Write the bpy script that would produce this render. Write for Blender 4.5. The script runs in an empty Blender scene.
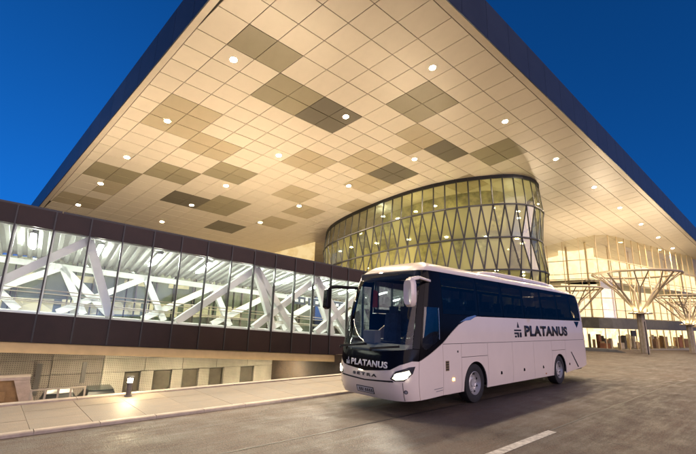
import bpy, bmesh, math, random, bisect
from mathutils import Vector, Matrix, Quaternion
from mathutils.geometry import delaunay_2d_cdt
random.seed(7)
R = math.radians
sc = bpy.context.scene
col = sc.collection

# ------------------------------------------------------------------ camera
CAM_H, PITCH, ROLL, FPX = 2.078, R(13.144), R(1.668), 397.12
cam_d = bpy.data.cameras.new('camera'); cam = bpy.data.objects.new('camera', cam_d); col.objects.link(cam)
cam_d.sensor_fit = 'HORIZONTAL'; cam_d.sensor_width = 36; cam_d.lens = FPX / 696 * 36
cam_d.clip_start = .1; cam_d.clip_end = 4000
_F = Vector((0, math.cos(PITCH), math.sin(PITCH))); _U = Vector((0, -math.sin(PITCH), math.cos(PITCH))); _X = Vector((1, 0, 0))
_R2 = math.cos(ROLL) * _X + math.sin(ROLL) * _U; _U2 = -math.sin(ROLL) * _X + math.cos(ROLL) * _U
M = Matrix((_R2, _U2, -_F)).transposed().to_4x4(); M.translation = (0, 0, CAM_H)
cam.matrix_world = M
sc.camera = cam

# ------------------------------------------------------------------ world, sun, exposure
SUN_EL, SUN_AZ = R(6.0), R(138)          # afterglow low behind the photographer (azimuth from +Y, clockwise)
world = bpy.data.worlds.new('World'); sc.world = world; world.use_nodes = True
wn = world.node_tree; wn.nodes.clear()
w_out = wn.nodes.new('ShaderNodeOutputWorld'); w_bg = wn.nodes.new('ShaderNodeBackground')
w_sky = wn.nodes.new('ShaderNodeTexSky'); w_sky.sky_type = 'NISHITA'; w_sky.sun_disc = False
w_sky.sun_elevation = SUN_EL; w_sky.sun_rotation = SUN_AZ; w_sky.ozone_density = 4.0; w_sky.air_density = 1.0; w_sky.dust_density = .3
w_mul = wn.nodes.new('ShaderNodeMix'); w_mul.data_type = 'RGBA'; w_mul.blend_type = 'MULTIPLY'; w_mul.inputs[0].default_value = 1
w_mul.inputs[7].default_value = (.009, .155, .56, 1)
w_hsv = wn.nodes.new('ShaderNodeHueSaturation'); w_hsv.inputs['Saturation'].default_value = .25
wn.links.new(w_sky.outputs[0], w_hsv.inputs['Color']); wn.links.new(w_hsv.outputs[0], w_mul.inputs[6]); wn.links.new(w_mul.outputs[2], w_bg.inputs[0]); wn.links.new(w_bg.outputs[0], w_out.inputs[0])
w_bg.inputs[1].default_value = .15
sun_d = bpy.data.lights.new('sun', 'SUN'); sun = bpy.data.objects.new('sun', sun_d); col.objects.link(sun)
sun_d.energy = 1.5; sun_d.angle = R(85); sun_d.color = (1, .70, .52)
sun_dir = Vector((math.sin(SUN_AZ) * math.cos(SUN_EL), math.cos(SUN_AZ) * math.cos(SUN_EL), math.sin(SUN_EL)))
sun.rotation_euler = sun_dir.to_track_quat('Z', 'Y').to_euler(); sun.location = sun_dir * 50
sc.view_settings.view_transform = 'Standard'; sc.view_settings.look = 'None'
sc.view_settings.exposure = .95; sc.view_settings.gamma = 1; sc.view_settings.use_curve_mapping = False
sc.cycles.use_denoising = True
sc.cycles.max_bounces = 7; sc.cycles.diffuse_bounces = 3; sc.cycles.glossy_bounces = 4
sc.cycles.transmission_bounces = 6; sc.cycles.transparent_max_bounces = 20
sc.cycles.sample_clamp_indirect = 4; sc.cycles.sample_clamp_direct = 0
sc.cycles.caustics_reflective = False; sc.cycles.caustics_refractive = False

# ------------------------------------------------------------------ helpers
def V(*a): return Vector(a)
class MB:
    def __init__(s): s.v = []; s.f = []; s.m = []
    def add(s, vs, fs, mi=0):
        o = len(s.v); s.v += [tuple(p) for p in vs]; s.f += [tuple(i + o for i in q) for q in fs]; s.m += [mi] * len(fs); return s
    def obox(s, o, ex, ey, ez, mi=0):
        o, ex, ey, ez = Vector(o), Vector(ex), Vector(ey), Vector(ez)
        vs = [o, o + ex, o + ex + ey, o + ey]; vs += [p + ez for p in vs]
        fs = [(0, 3, 2, 1), (4, 5, 6, 7), (0, 1, 5, 4), (1, 2, 6, 5), (2, 3, 7, 6), (3, 0, 4, 7)]
        if ex.cross(ey).dot(ez) < 0: fs = [q[::-1] for q in fs]
        return s.add(vs, fs, mi)
    def box(s, c, d, mi=0):
        return s.obox((c[0] - d[0] / 2, c[1] - d[1] / 2, c[2] - d[2] / 2), (d[0], 0, 0), (0, d[1], 0), (0, 0, d[2]), mi)
    def bar(s, p, q, w, h, up=(0, 0, 1), mi=0):
        p, q = Vector(p), Vector(q); d = q - p
        side = d.cross(Vector(up))
        if side.length < 1e-6: side = d.cross(Vector((1, 0, 0)))
        side.normalize(); u2 = side.cross(d).normalized()
        return s.obox(p - side * w / 2 - u2 * h / 2, d, side * w, u2 * h, mi)
    def tube(s, p, q, r0, r1=None, n=10, mi=0):
        r1 = r0 if r1 is None else r1
        p, q = Vector(p), Vector(q); d = (q - p).normalized()
        a = d.orthogonal().normalized(); b = d.cross(a)
        vs = []
        for c, r in ((p, r0), (q, r1)):
            for i in range(n):
                t = 2 * math.pi * i / n; vs.append(c + a * r * math.cos(t) + b * r * math.sin(t))
        fs = [(i, (i + 1) % n, n + (i + 1) % n, n + i) for i in range(n)] + [tuple(range(n))[::-1], tuple(range(n, 2 * n))]
        return s.add(vs, fs, mi)
    def lathe(s, prof, axis='Z', n=24, o=(0, 0, 0), mi=0, closed=False):
        vs = []; o = Vector(o)
        for i in range(n):
            t = 2 * math.pi * i / n
            for r, h in prof:
                c = (r * math.cos(t), r * math.sin(t), h)
                if axis == 'Y': c = (c[0], c[2], c[1])
                if axis == 'X': c = (c[2], c[0], c[1])
                vs.append(o + Vector(c))
        k = len(prof); fs = []
        for i in range(n):
            j = (i + 1) % n
            for a in range(k if closed else k - 1):
                b = (a + 1) % k; q = (i * k + a, j * k + a, j * k + b, i * k + b)
                fs.append(q if axis != 'Y' else q[::-1])
        return s.add(vs, fs, mi)
    def prism(s, pts, ex, ey, ez, o=(0, 0, 0), mi=0):
        """2D polygon swept along ez; pts in (ex,ey)"""
        o, ex, ey, ez = Vector(o), Vector(ex), Vector(ey), Vector(ez)
        a = [o + ex * x + ey * y for x, y in pts]; b = [p + ez for p in a]; n = len(pts)
        fs = [tuple(range(n)), tuple(range(n, 2 * n))[::-1]] + [((i + 1) % n, i, n + i, n + (i + 1) % n) for i in range(n)]
        return s.add(a + b, fs, mi)
    def mesh(s, name, mats, smooth=False, fix=True):
        me = bpy.data.meshes.new(name); me.from_pydata(s.v, [], s.f); me.update()
        for m in (mats if isinstance(mats, (list, tuple)) else [mats]): me.materials.append(m)
        me.polygons.foreach_set('material_index', s.m)
        if fix:
            bm = bmesh.new(); bm.from_mesh(me); bmesh.ops.recalc_face_normals(bm, faces=bm.faces); bm.to_mesh(me); bm.free()
        if smooth:
            me.polygons.foreach_set('use_smooth', [True] * len(me.polygons))
            if smooth != 'all':
                try: me.set_sharp_from_angle(angle=R(35))
                except Exception: pass
        return me
    def build(s, name, mats, parent=None, smooth=False, bevel=0, loc=None, fix=True):
        o = bpy.data.objects.new(name, s.mesh(name, mats, smooth, fix)); col.objects.link(o)
        if parent: o.parent = parent
        if loc is not None: o.location = loc
        if bevel:
            b = o.modifiers.new('bevel', 'BEVEL'); b.width = bevel; b.segments = 2; b.limit_method = 'ANGLE'; b.angle_limit = R(40)
        return o
def tag(o, label=None, cat=None, group=None, kind=None):
    if label: o['label'] = label
    if cat: o['category'] = cat
    if group: o['group'] = group
    if kind: o['kind'] = kind
    return o
def empty(name, loc=(0, 0, 0), rz=0):
    o = bpy.data.objects.new(name, None); col.objects.link(o); o.location = loc; o.rotation_euler = (0, 0, rz); o.empty_display_size = .2
    return o
def inst(name, me, parent=None, loc=(0, 0, 0), rot=None, mat=None):
    o = bpy.data.objects.new(name, me); col.objects.link(o); o.location = loc
    if rot: o.rotation_euler = rot
    if parent: o.parent = parent
    if mat: o.material_slots[0].link = 'OBJECT'; o.material_slots[0].material = mat
    return o
def copy_tree(o, parent=None):
    c = o.copy(); col.objects.link(c); c.parent = parent
    for ch in list(o.children): copy_tree(ch, c)
    return c

# ------------------------------------------------------------------ materials
def new_mat(name):
    m = bpy.data.materials.new(name); m.use_nodes = True; nt = m.node_tree; nt.nodes.clear()
    return m, nt, nt.nodes.new('ShaderNodeOutputMaterial')
def mat(name, c, rough=.5, metal=0, var=.12, vs=2.0, bump=0, bs=30, spec=.5, rnd=0, rvar=0, coat=0, det=6):
    m, nt, out = new_mat(name); N = nt.nodes; L = nt.links
    p = N.new('ShaderNodeBsdfPrincipled'); L.new(p.outputs[0], out.inputs[0])
    tc = N.new('ShaderNodeTexCoord')
    no = N.new('ShaderNodeTexNoise'); no.inputs['Scale'].default_value = vs; no.inputs['Detail'].default_value = det; no.inputs['Roughness'].default_value = .62
    L.new(tc.outputs['Object'], no.inputs['Vector'])
    cr = N.new('ShaderNodeValToRGB'); cr.color_ramp.elements[0].position = .28; cr.color_ramp.elements[1].position = .72
    cr.color_ramp.elements[0].color = (*[x * (1 - var) for x in c], 1); cr.color_ramp.elements[1].color = (*[min(1, x * (1 + var)) for x in c], 1)
    L.new(no.outputs['Fac'], cr.inputs[0]); src = cr.outputs[0]
    if rnd:
        oi = N.new('ShaderNodeObjectInfo'); mr = N.new('ShaderNodeMapRange'); mr.inputs[3].default_value = 1 - rnd; mr.inputs[4].default_value = 1 + rnd
        L.new(oi.outputs['Random'], mr.inputs[0])
        hs = N.new('ShaderNodeHueSaturation'); L.new(src, hs.inputs['Color']); L.new(mr.outputs[0], hs.inputs['Value']); src = hs.outputs[0]
    L.new(src, p.inputs['Base Color'])
    p.inputs['Roughness'].default_value = rough; p.inputs['Metallic'].default_value = metal; p.inputs['Specular IOR Level'].default_value = spec
    p.inputs['Coat Weight'].default_value = coat; p.inputs['Coat Roughness'].default_value = .05
    if rvar:
        mr2 = N.new('ShaderNodeMapRange'); mr2.inputs[1].default_value = .3; mr2.inputs[2].default_value = .7
        mr2.inputs[3].default_value = max(.02, rough - rvar); mr2.inputs[4].default_value = min(1, rough + rvar)
        L.new(no.outputs['Fac'], mr2.inputs[0]); L.new(mr2.outputs[0], p.inputs['Roughness'])
    if bump:
        n2 = N.new('ShaderNodeTexNoise'); n2.inputs['Scale'].default_value = bs; n2.inputs['Detail'].default_value = 4; L.new(tc.outputs['Object'], n2.inputs['Vector'])
        b = N.new('ShaderNodeBump'); b.inputs['Strength'].default_value = bump; b.inputs['Distance'].default_value = .02
        L.new(n2.outputs['Fac'], b.inputs['Height']); L.new(b.outputs[0], p.inputs['Normal'])
    return m
def emit(name, c, s):
    m, nt, out = new_mat(name); e = nt.nodes.new('ShaderNodeEmission'); e.inputs[0].default_value = (*c, 1); e.inputs[1].default_value = s
    nt.links.new(e.outputs[0], out.inputs[0]); return m
def glass(name, tint, refl=.08, rough=.0, haze=None, hazef=0, fk=.55):
    """clear pane: tinted transmission, fresnel reflection, optional frit that scatters light"""
    m, nt, out = new_mat(name); N = nt.nodes; L = nt.links
    tr = N.new('ShaderNodeBsdfTransparent'); tr.inputs[0].default_value = (*tint, 1)
    gl = N.new('ShaderNodeBsdfGlossy'); gl.inputs[0].default_value = (1, 1, 1, 1); gl.inputs[1].default_value = rough
    body = tr.outputs[0]
    if haze:
        df = N.new('ShaderNodeBsdfDiffuse'); df.inputs[0].default_value = (*haze, 1); tl = N.new('ShaderNodeBsdfTranslucent'); tl.inputs[0].default_value = (*haze, 1)
        ms = N.new('ShaderNodeMixShader'); ms.inputs[0].default_value = .6; L.new(df.outputs[0], ms.inputs[1]); L.new(tl.outputs[0], ms.inputs[2])
        m2 = N.new('ShaderNodeMixShader'); L.new(tr.outputs[0], m2.inputs[1]); L.new(ms.outputs[0], m2.inputs[2])
        oi = N.new('ShaderNodeObjectInfo'); mr = N.new('ShaderNodeMapRange'); mr.inputs[3].default_value = hazef * .35; mr.inputs[4].default_value = min(1, hazef * 1.5)
        L.new(oi.outputs['Random'], mr.inputs[0]); L.new(mr.outputs[0], m2.inputs[0]); body = m2.outputs[0]
    lw = N.new('ShaderNodeLayerWeight'); lw.inputs[0].default_value = .35
    mx = N.new('ShaderNodeMath'); mx.operation = 'MULTIPLY_ADD'; mx.inputs[1].default_value = fk; mx.inputs[2].default_value = refl
    L.new(lw.outputs['Fresnel'], mx.inputs[0]); mx.use_clamp = True
    mix = N.new('ShaderNodeMixShader'); L.new(mx.outputs[0], mix.inputs[0]); L.new(body, mix.inputs[1]); L.new(gl.outputs[0], mix.inputs[2])
    L.new(mix.outputs[0], out.inputs[0]); return m

def asphalt():
    m, nt, out = new_mat('asphalt'); N = nt.nodes; L = nt.links
    p = N.new('ShaderNodeBsdfPrincipled'); L.new(p.outputs[0], out.inputs[0]); tc = N.new('ShaderNodeTexCoord')
    mp = N.new('ShaderNodeMapping'); mp.inputs['Rotation'].default_value = (0, 0, R(-41.5)); L.new(tc.outputs['Object'], mp.inputs[0])
    st = N.new('ShaderNodeMapping'); st.inputs['Scale'].default_value = (.18, 1.6, 1); L.new(mp.outputs[0], st.inputs[0])
    def noise(vec, s, d=5, r=.6):
        n = N.new('ShaderNodeTexNoise'); n.inputs['Scale'].default_value = s; n.inputs['Detail'].default_value = d; n.inputs['Roughness'].default_value = r; L.new(vec, n.inputs['Vector']); return n
    big = noise(mp.outputs[0], .35, 6, .65); streak = noise(st.outputs[0], 1.2, 5, .6); fine = noise(mp.outputs[0], 55, 3, .7); grit = noise(mp.outputs[0], 9, 5, .7)
    def mix(t, a, b, f):
        x = N.new('ShaderNodeMix'); x.data_type = 'RGBA'; x.blend_type = t; x.inputs[0].default_value = f; L.new(a, x.inputs[6]); L.new(b, x.inputs[7]); return x.outputs[2]
    mid = noise(mp.outputs[0], 1.5, 7, .68); speck = noise(mp.outputs[0], 26, 4, .75); tracks = noise(st.outputs[0], 3.5, 4, .7)
    def ramp(src, lo, hi, a, b):
        r = N.new('ShaderNodeMapRange'); r.inputs[1].default_value = lo; r.inputs[2].default_value = hi; r.inputs[3].default_value = a; r.inputs[4].default_value = b; L.new(src, r.inputs[0]); return r.outputs[0]
    def mul(a, b):
        x = N.new('ShaderNodeMath'); x.operation = 'MULTIPLY'; L.new(a, x.inputs[0]); L.new(b, x.inputs[1]); return x.outputs[0]
    k = mul(ramp(big.outputs[0], .36, .64, .76, 1.22), ramp(mid.outputs[0], .36, .64, .84, 1.15))
    k = mul(k, ramp(tracks.outputs[0], .34, .66, .76, 1.22)); k = mul(k, ramp(speck.outputs[0], .34, .66, .55, 1.45)); k = mul(k, ramp(fine.outputs[0], .35, .65, .6, 1.4))
    vo = N.new('ShaderNodeTexVoronoi'); vo.feature = 'DISTANCE_TO_EDGE'; vo.inputs['Scale'].default_value = .32
    wob = N.new('ShaderNodeVectorMath'); wob.operation = 'ADD'; L.new(mp.outputs[0], wob.inputs[0]); sc3 = N.new('ShaderNodeVectorMath'); sc3.operation = 'SCALE'; sc3.inputs['Scale'].default_value = 1.3; L.new(mid.outputs['Color'], sc3.inputs[0]); L.new(sc3.outputs[0], wob.inputs[1]); L.new(wob.outputs[0], vo.inputs['Vector'])
    k = mul(k, ramp(vo.outputs['Distance'], .0, .006, .45, 1.0))
    cm = N.new('ShaderNodeVectorMath'); cm.operation = 'SCALE'; cm.inputs[0].default_value = (.086, .062, .046); L.new(k, cm.inputs['Scale'])
    L.new(cm.outputs[0], p.inputs['Base Color'])
    rr = mul(ramp(mid.outputs[0], .34, .66, .72, 1.15), ramp(tracks.outputs[0], .34, .66, .75, 1.15))
    sr = N.new('ShaderNodeMath'); sr.operation = 'MULTIPLY'; sr.inputs[1].default_value = .66; L.new(rr, sr.inputs[0]); L.new(sr.outputs[0], p.inputs['Roughness'])
    b = N.new('ShaderNodeBump'); b.inputs['Strength'].default_value = .7; b.inputs['Distance'].default_value = .02
    h = N.new('ShaderNodeMath'); h.operation = 'ADD'; L.new(speck.outputs[0], h.inputs[0]); L.new(fine.outputs[0], h.inputs[1]); L.new(h.outputs[0], b.inputs['Height']); L.new(b.outputs[0], p.inputs['Normal'])
    return m
def perforated(name, c):
    """concrete panel with rows of small drilled holes"""
    m = mat(name, c, .75, var=.2, vs=1.2, bump=.2, bs=25, rnd=.10); nt = m.node_tree; N = nt.nodes; L = nt.links
    p = next(n for n in N if n.type == 'BSDF_PRINCIPLED'); tc = next(n for n in N if n.type == 'TEX_COORD')
    mp = N.new('ShaderNodeMapping'); mp.inputs['Scale'].default_value = (10, 10, 10); L.new(tc.outputs['Object'], mp.inputs[0])
    fr = N.new('ShaderNodeVectorMath'); fr.operation = 'FRACTION'; L.new(mp.outputs[0], fr.inputs[0])
    sb = N.new('ShaderNodeVectorMath'); sb.operation = 'SUBTRACT'; sb.inputs[1].default_value = (.5, 0, .5); L.new(fr.outputs[0], sb.inputs[0])
    ml = N.new('ShaderNodeVectorMath'); ml.operation = 'MULTIPLY'; ml.inputs[1].default_value = (1, 0, 1); L.new(sb.outputs[0], ml.inputs[0])
    ln = N.new('ShaderNodeVectorMath'); ln.operation = 'LENGTH'; L.new(ml.outputs[0], ln.inputs[0])
    lt = N.new('ShaderNodeMath'); lt.operation = 'LESS_THAN'; lt.inputs[1].default_value = .24; L.new(ln.outputs[1], lt.inputs[0])
    old = p.inputs['Base Color'].links[0].from_socket
    mx = N.new('ShaderNodeMix'); mx.data_type = 'RGBA'; L.new(lt.outputs[0], mx.inputs[0]); L.new(old, mx.inputs[6]); mx.inputs[7].default_value = (*[x * .45 for x in c], 1)
    L.new(mx.outputs[2], p.inputs['Base Color']); return m
WARM = (1.0, .70, .38)
MT = {
 'asphalt': asphalt(),
 'pave': mat('paving_slab', (.235, .19, .14), .6, var=.38, vs=1.3, bump=.3, bs=40, rnd=.05, rvar=.14),
 'kerb': mat('kerb_stone', (.46, .39, .31), .6, var=.2, vs=4, bump=.3, bs=30, rnd=.10),
 'marking': mat('road_paint', (.48, .46, .42), .55, var=.55, vs=9, bump=.2, bs=60),
 'yard': mat('yard_asphalt', (.07, .065, .06), .8, var=.3, vs=.7, bump=.3, bs=30),
 'earth': mat('far_ground', (.06, .06, .05), .9, var=.3, vs=.05),
 'concrete': mat('concrete', (.36, .34, .31), .75, var=.2, vs=1.0, bump=.25, bs=20),
 'ochre': mat('ochre_brick', (.33, .22, .10), .8, var=.3, vs=3, bump=.4, bs=15, rnd=.08),
 'darkmetal': mat('bronze_cladding', (.020, .010, .008), .38, metal=.0, spec=.25, var=.25, vs=1.0, rnd=.15),
 'black': mat('black_frame', (.012, .012, .013), .4, var=.2),
 'steelwhite': mat('white_steel', (.78, .80, .78), .4, var=.05),
 'deck': mat('white_corrugated_deck', (.72, .75, .74), .45, var=.06),
 'floor': mat('bridge_floor', (.32, .30, .27), .35, var=.15),
 'fascia': mat('fascia_metal', (.040, .048, .064), .38, metal=.45, var=.14, vs=.6, rnd=.05),
 'trim': mat('soffit_trim', (.62, .54, .43), .35, metal=.2, var=.06),
 'joint': mat('soffit_joint', (.035, .028, .02), .8),
 'drumglass': glass('drum_glass', (.80, .82, .55), .05, haze=(.40, .385, .17), hazef=.55, fk=.2),
 'drumclear': glass('drum_upper_glass', (.78, .80, .60), .06, haze=(.36, .35, .2), hazef=.22, fk=.2),
 'bridgeglass': glass('bridge_glass', (.90, .95, .92), .02, fk=.3),
 'shopglass': glass('facade_glass', (.95, .92, .82), .01, fk=.12),
 'core': mat('drum_inner_wall', (.34, .31, .15), .6, var=.8, vs=1.1, det=10),
 'slab': mat('floor_slab', (.30, .28, .22), .7, var=.1),
 'interior': mat('interior_wall', (.70, .58, .36), .6, var=.25, vs=.4),
 'treepaint': mat('tree_column_steel', (.46, .38, .26), .45, metal=.1, var=.1),
 'trunk': mat('tree_column_concrete', (.38, .33, .26), .7, var=.2, vs=3, bump=.2),
 'darkband': mat('dark_facade_band', (.10, .10, .085), .5, var=.2),
 'bollard': mat('bollard_metal', (.16, .15, .14), .45, metal=.6),
 'rail': mat('galvanised_rail', (.38, .33, .25), .45, metal=.6, var=.15),
}
TONES = [mat('soffit_panel_cream', (.69, .605, .48), .42, metal=.10, var=.035, vs=1.2, rnd=.035, rvar=.05),
         mat('soffit_panel_sand', (.45, .375, .25), .42, metal=.10, var=.05, vs=1.2, rnd=.04, rvar=.05),
         mat('soffit_panel_olive', (.305, .26, .165), .42, metal=.10, var=.06, vs=1.2, rnd=.05, rvar=.05),
         mat('soffit_panel_umber', (.145, .125, .088), .42, metal=.10, var=.06, vs=1.2, rnd=.05, rvar=.05)]
LENS = emit('downlight_lens', (1.0, .79, .54), 1900)
TUBE = emit('bridge_tube', (.97, 1.0, .86), 46)

# ------------------------------------------------------------------ ground, road, pavement
TH = R(41.5); RU = V(math.cos(TH), math.sin(TH), 0); RN = V(-math.sin(TH), math.cos(TH), 0)
CURB, BACK, YARD_Z, S_END = 9.12, 11.95, -3.3, 16.5
def zg(s): return -.016 * max(0, s - 18) if s < 90 else -.016 * 72
def sn(s, n, z=None): p = RU * s + RN * n; p.z = zg(s) if z is None else z; return p
m = MB(); m.add([(-1500, -600, YARD_Z - .05), (1500, -600, YARD_Z - .05), (1500, 2500, YARD_Z - .05), (-1500, 2500, YARD_Z - .05)], [(0, 1, 2, 3)])
tag(m.build('ground', MT['earth']), kind='structure')
ss = [-90, -40, -10, 0, S_END, 18, 22, 30, 45, 60, 75, 90, 150, 400]
m = MB()
for a, b in zip(ss, ss[1:]):
    m.add([sn(a, -120), sn(b, -120), sn(b, CURB), sn(a, CURB)], [(0, 1, 2, 3)])
    if a >= S_END: m.add([sn(a, CURB), sn(b, CURB), sn(b, 140), sn(a, 140)], [(0, 1, 2, 3)])
# deck sides towards the sunken yard
m.add([sn(S_END, CURB, -4), sn(S_END, 140, -4), sn(S_END, 140, 0), sn(S_END, CURB, 0)], [(0, 1, 2, 3)])
tag(m.build('road', MT['asphalt']), kind='structure')
m = MB(); m.obox(sn(-90, CURB + .01, -3.9), RU * (S_END + 90 - .02), RN * (BACK - CURB - .02), (0, 0, 3.93))
pav = m.build('pavement', MT['concrete']); tag(pav, kind='structure')
PW = (BACK - CURB - .16 - .23) / 3
m = MB(); m.obox(RU * .003 + RN * .003, RU * .944, RN * (PW - .006), (0, 0, .03)); slab_me = m.mesh('paving_slab', MT['pave'])
for i in range(-7, 18):
    for j in range(3):
        base = sn(i * .95, CURB + .16 + j * PW, .028 + random.uniform(-.002, .002))
        if i * .95 + .95 < S_END: inst('paving_slab', slab_me, pav, base)
m = MB(); m.prism([(0, -.15), (.19, -.15), (.15, .062), (.02, .062), (0, .045)], RN, V(0, 0, 1), RU * .988); kerb_me = m.mesh('kerb_stone', MT['kerb'])
for i in range(-7, 16): inst('kerb_stone', kerb_me, pav, sn(i, CURB, 0))
m = MB(); m.obox((0, 0, 0), RU * 1.985, RN * .24, (0, 0, .06)); cop_me = m.mesh('coping_stone', MT['kerb'])
for i in range(-4, 8): inst('coping_stone', cop_me, pav, sn(i * 2, BACK - .22, .03))
m = MB(); m.obox(sn(-.6, 3.63, .004), RU * 9.55, RN * .17, (0, 0, .003)); dash = m.build('lane_marking', MT['marking'])
for nn, s0, s1 in ((3.76, 9.0, 60), (-1.2, -10, 60), (6.3, -20, 30)):
    m2 = MB(); k0 = s0
    while k0 < s1: m2.obox(sn(k0, nn + random.uniform(-.012, .012), zg(k0) + .003), sn(min(k0 + 1.5, s1), nn, zg(min(k0 + 1.5, s1)) + .003) - sn(k0, nn, zg(k0) + .003), RN * random.uniform(.025, .045), (0, 0, .002)); k0 += 1.5
    tag(m2.build('tar_seam', mat('tar', (.012, .011, .011), .45, var=.3)), kind='structure')
tag(dash, kind='structure')
# ------------------------------------------------------------------ canopy
CH, GX, GY = 20.177, .08565, -.15932
TA, TB, SA, SB = .718297, 2.461831, 1.71394, 1.67953
X0, Y0 = 2.31324, 15.8174
def cz(x, y): return CH + GX * x + GY * y
EA = V(math.cos(TA) * SA, math.sin(TA) * SA, 0); EA.z = GX * EA.x + GY * EA.y
EB = V(math.cos(TB) * SB, math.sin(TB) * SB, 0); EB.z = GX * EB.x + GY * EB.y
def cp(a, b, dz=0):
    x = X0 + (EA * a + EB * b).x; y = Y0 + (EA * a + EB * b).y
    return V(x, y, cz(x, y) + dz)
UPN = EA.cross(EB).normalized()
BL = [-.2, 1, 2, 3, 3.95, 5.1] + [5.1 + .84 * i for i in range(1, 26)]
A0, A1 = -3, 64
PATCH = [(-2, -1, 4, 5, 2), (-1, 0, 4, 5, 2), (0, 2, 5, 7, 2), (2, 4, 5, 7, 3), (4, 6, 2, 4, 2), (6, 8, 4, 5, 1), (8, 10, 4, 5, 3), (7, 8, 5, 6, 1), (10, 12, 2, 4, 2), (8, 10, 7, 9, 3),
         (8, 10, 9, 11, 1), (6, 8, 7, 9, 1), (4, 6, 9, 11, 1), (2, 4, 13, 15, 2), (0, 2, 11, 13, 1), (-2, 0, 9, 12, 1), (4, 6, 17, 20, 2), (2, 4, 18, 20, 3), (6, 8, 21, 23, 3),
         (6, 8, 13, 15, 1), (8, 10, 15, 17, 1), (8, 10, 18, 20, 1), (-2, 0, 17, 19, 2), (0, 2, 15, 17, 2), (-2, 0, 22, 24, 1), (-1, 0, 19, 21, 1), (12, 14, 5, 7, 1), (10, 12, 12, 14, 1)]
def tone(a, k):
    for a0, a1, k0, k1, t in PATCH:
        if a0 <= a < a1 and k0 <= k < k1: return t
    return 0
canopy = empty('terminal_canopy', cp(0, 0)); C0 = cp(0, 0)
tag(canopy, 'huge tilted terminal canopy with cream panelled underside and dark metal edge', 'canopy')
BE = BL[-1]
AL = lambda b: -3.50 + (b + .45) * .056           # left rim drifts a little
m = MB()
q = [cp(AL(-.45) + .02, -.43, .05), cp(A1, -.43, .05), cp(A1, BE, .05), cp(AL(BE) + .02, BE, .05)]
m.add([p - C0 for p in q] + [p - C0 + V(0, 0, .35) for p in q], [(3, 2, 1, 0), (4, 5, 6, 7), (0, 1, 5, 4), (1, 2, 6, 5), (2, 3, 7, 6), (3, 0, 4, 7)])
soffit = m.build('soffit', MT['joint'], canopy)
def cam_px(p):
    d = p - V(0, 0, CAM_H); z = d.dot(_F)
    return (9e9, 0, z) if z < .5 else (348 + FPX * d.dot(_R2) / z, 227 - FPX * d.dot(_U2) / z, z)
cells = []
for a in range(-4, A1):
    for k in range(len(BL) - 1):
        c = cp(a + .5, (BL[k] + BL[k + 1]) / 2); x, y, z = cam_px(c)
        cosv = abs((c - V(0, 0, CAM_H)).normalized().dot(UPN)); d = (c - V(0, 0, CAM_H)).length
        vis = -30 < x < 726 and -20 < y < 260 and not (y > 200 + .19 * x)
        cells.append((-(BL[k + 1] - BL[k]) * cosv / d ** 2 if vis else 0, a, k))
cells.sort()
pan_me = {}; G = .012
def panel_geo(mb, a, k, o, mi=0):
    db = BL[k + 1] - BL[k]
    e1 = EA * (1 - 2 * G); e2 = EB * (db - 2 * G); p = cp(a + G, BL[k] + G) - o
    mb.obox(p, e1, e2, V(0, 0, .046), mi)
rest = MB()
def rim_panel(a, k):
    """panel of the outermost columns, cut to follow the slanting rim"""
    b0, b1 = BL[k] + G, BL[k + 1] - G; l0, l1 = max(a, AL(b0) + .21) + G, max(a, AL(b1) + .21) + G; r = a + 1 - G
    if r - max(l0, l1) < .06: return None
    mb = MB(); q = [cp(l0, b0) - C0, cp(r, b0) - C0, cp(r, b1) - C0, cp(l1, b1) - C0]
    return mb.add(q + [p + V(0, 0, .046) for p in q], [(3, 2, 1, 0), (4, 5, 6, 7), (0, 1, 5, 4), (1, 2, 6, 5), (2, 3, 7, 6), (3, 0, 4, 7)])
for i, (sz, a, k) in enumerate(cells):
    if a < AL(BL[k + 1]) + .22:
        mb = rim_panel(a, k)
        if mb is None: continue
        if i < 298 and sz < 0: mb.build('soffit_panel', TONES[tone(a, k)], soffit)
        else: rest.add(mb.v, mb.f, tone(a, k))
        continue
    if i < 298 and sz < 0:
        db = round(BL[k + 1] - BL[k], 3); t = tone(a, k); key = (db, t)
        if key not in pan_me:
            mb = MB(); mb.obox((0, 0, 0), EA * (1 - 2 * G), EB * (db - 2 * G), V(0, 0, .046)); pan_me[key] = mb.mesh('soffit_panel', TONES[t])
        inst('soffit_panel', pan_me[key], soffit, cp(a + G, BL[k] + G) - C0 + V(0, 0, random.uniform(-.004, .004)))
    else: panel_geo(rest, a, k, C0, tone(a, k))
tag(rest.build('soffit_panels', TONES, soffit), kind='stuff')
# trim strips along both rims
m = MB(); m.obox(cp(AL(-.45), -.45) - C0, cp(A1, -.45) - cp(AL(-.45), -.45), cp(0, -.215) - cp(0, -.45), V(0, 0, .05)); m.build('edge_trim', MT['trim'], canopy)
m = MB(); pa, pb, pc, pd = cp(AL(-.2), -.2), cp(AL(BE), BE), cp(AL(BE) + .2, BE), cp(AL(-.2) + .2, -.2)
m.add([p - C0 for p in (pa, pb, pc, pd)] + [p - C0 + V(0, 0, .05) for p in (pa, pb, pc, pd)], [(0, 1, 2, 3), (7, 6, 5, 4), (0, 4, 5, 1), (1, 5, 6, 2), (2, 6, 7, 3), (3, 7, 4, 0)])
m.build('edge_trim', MT['trim'], canopy)
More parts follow.
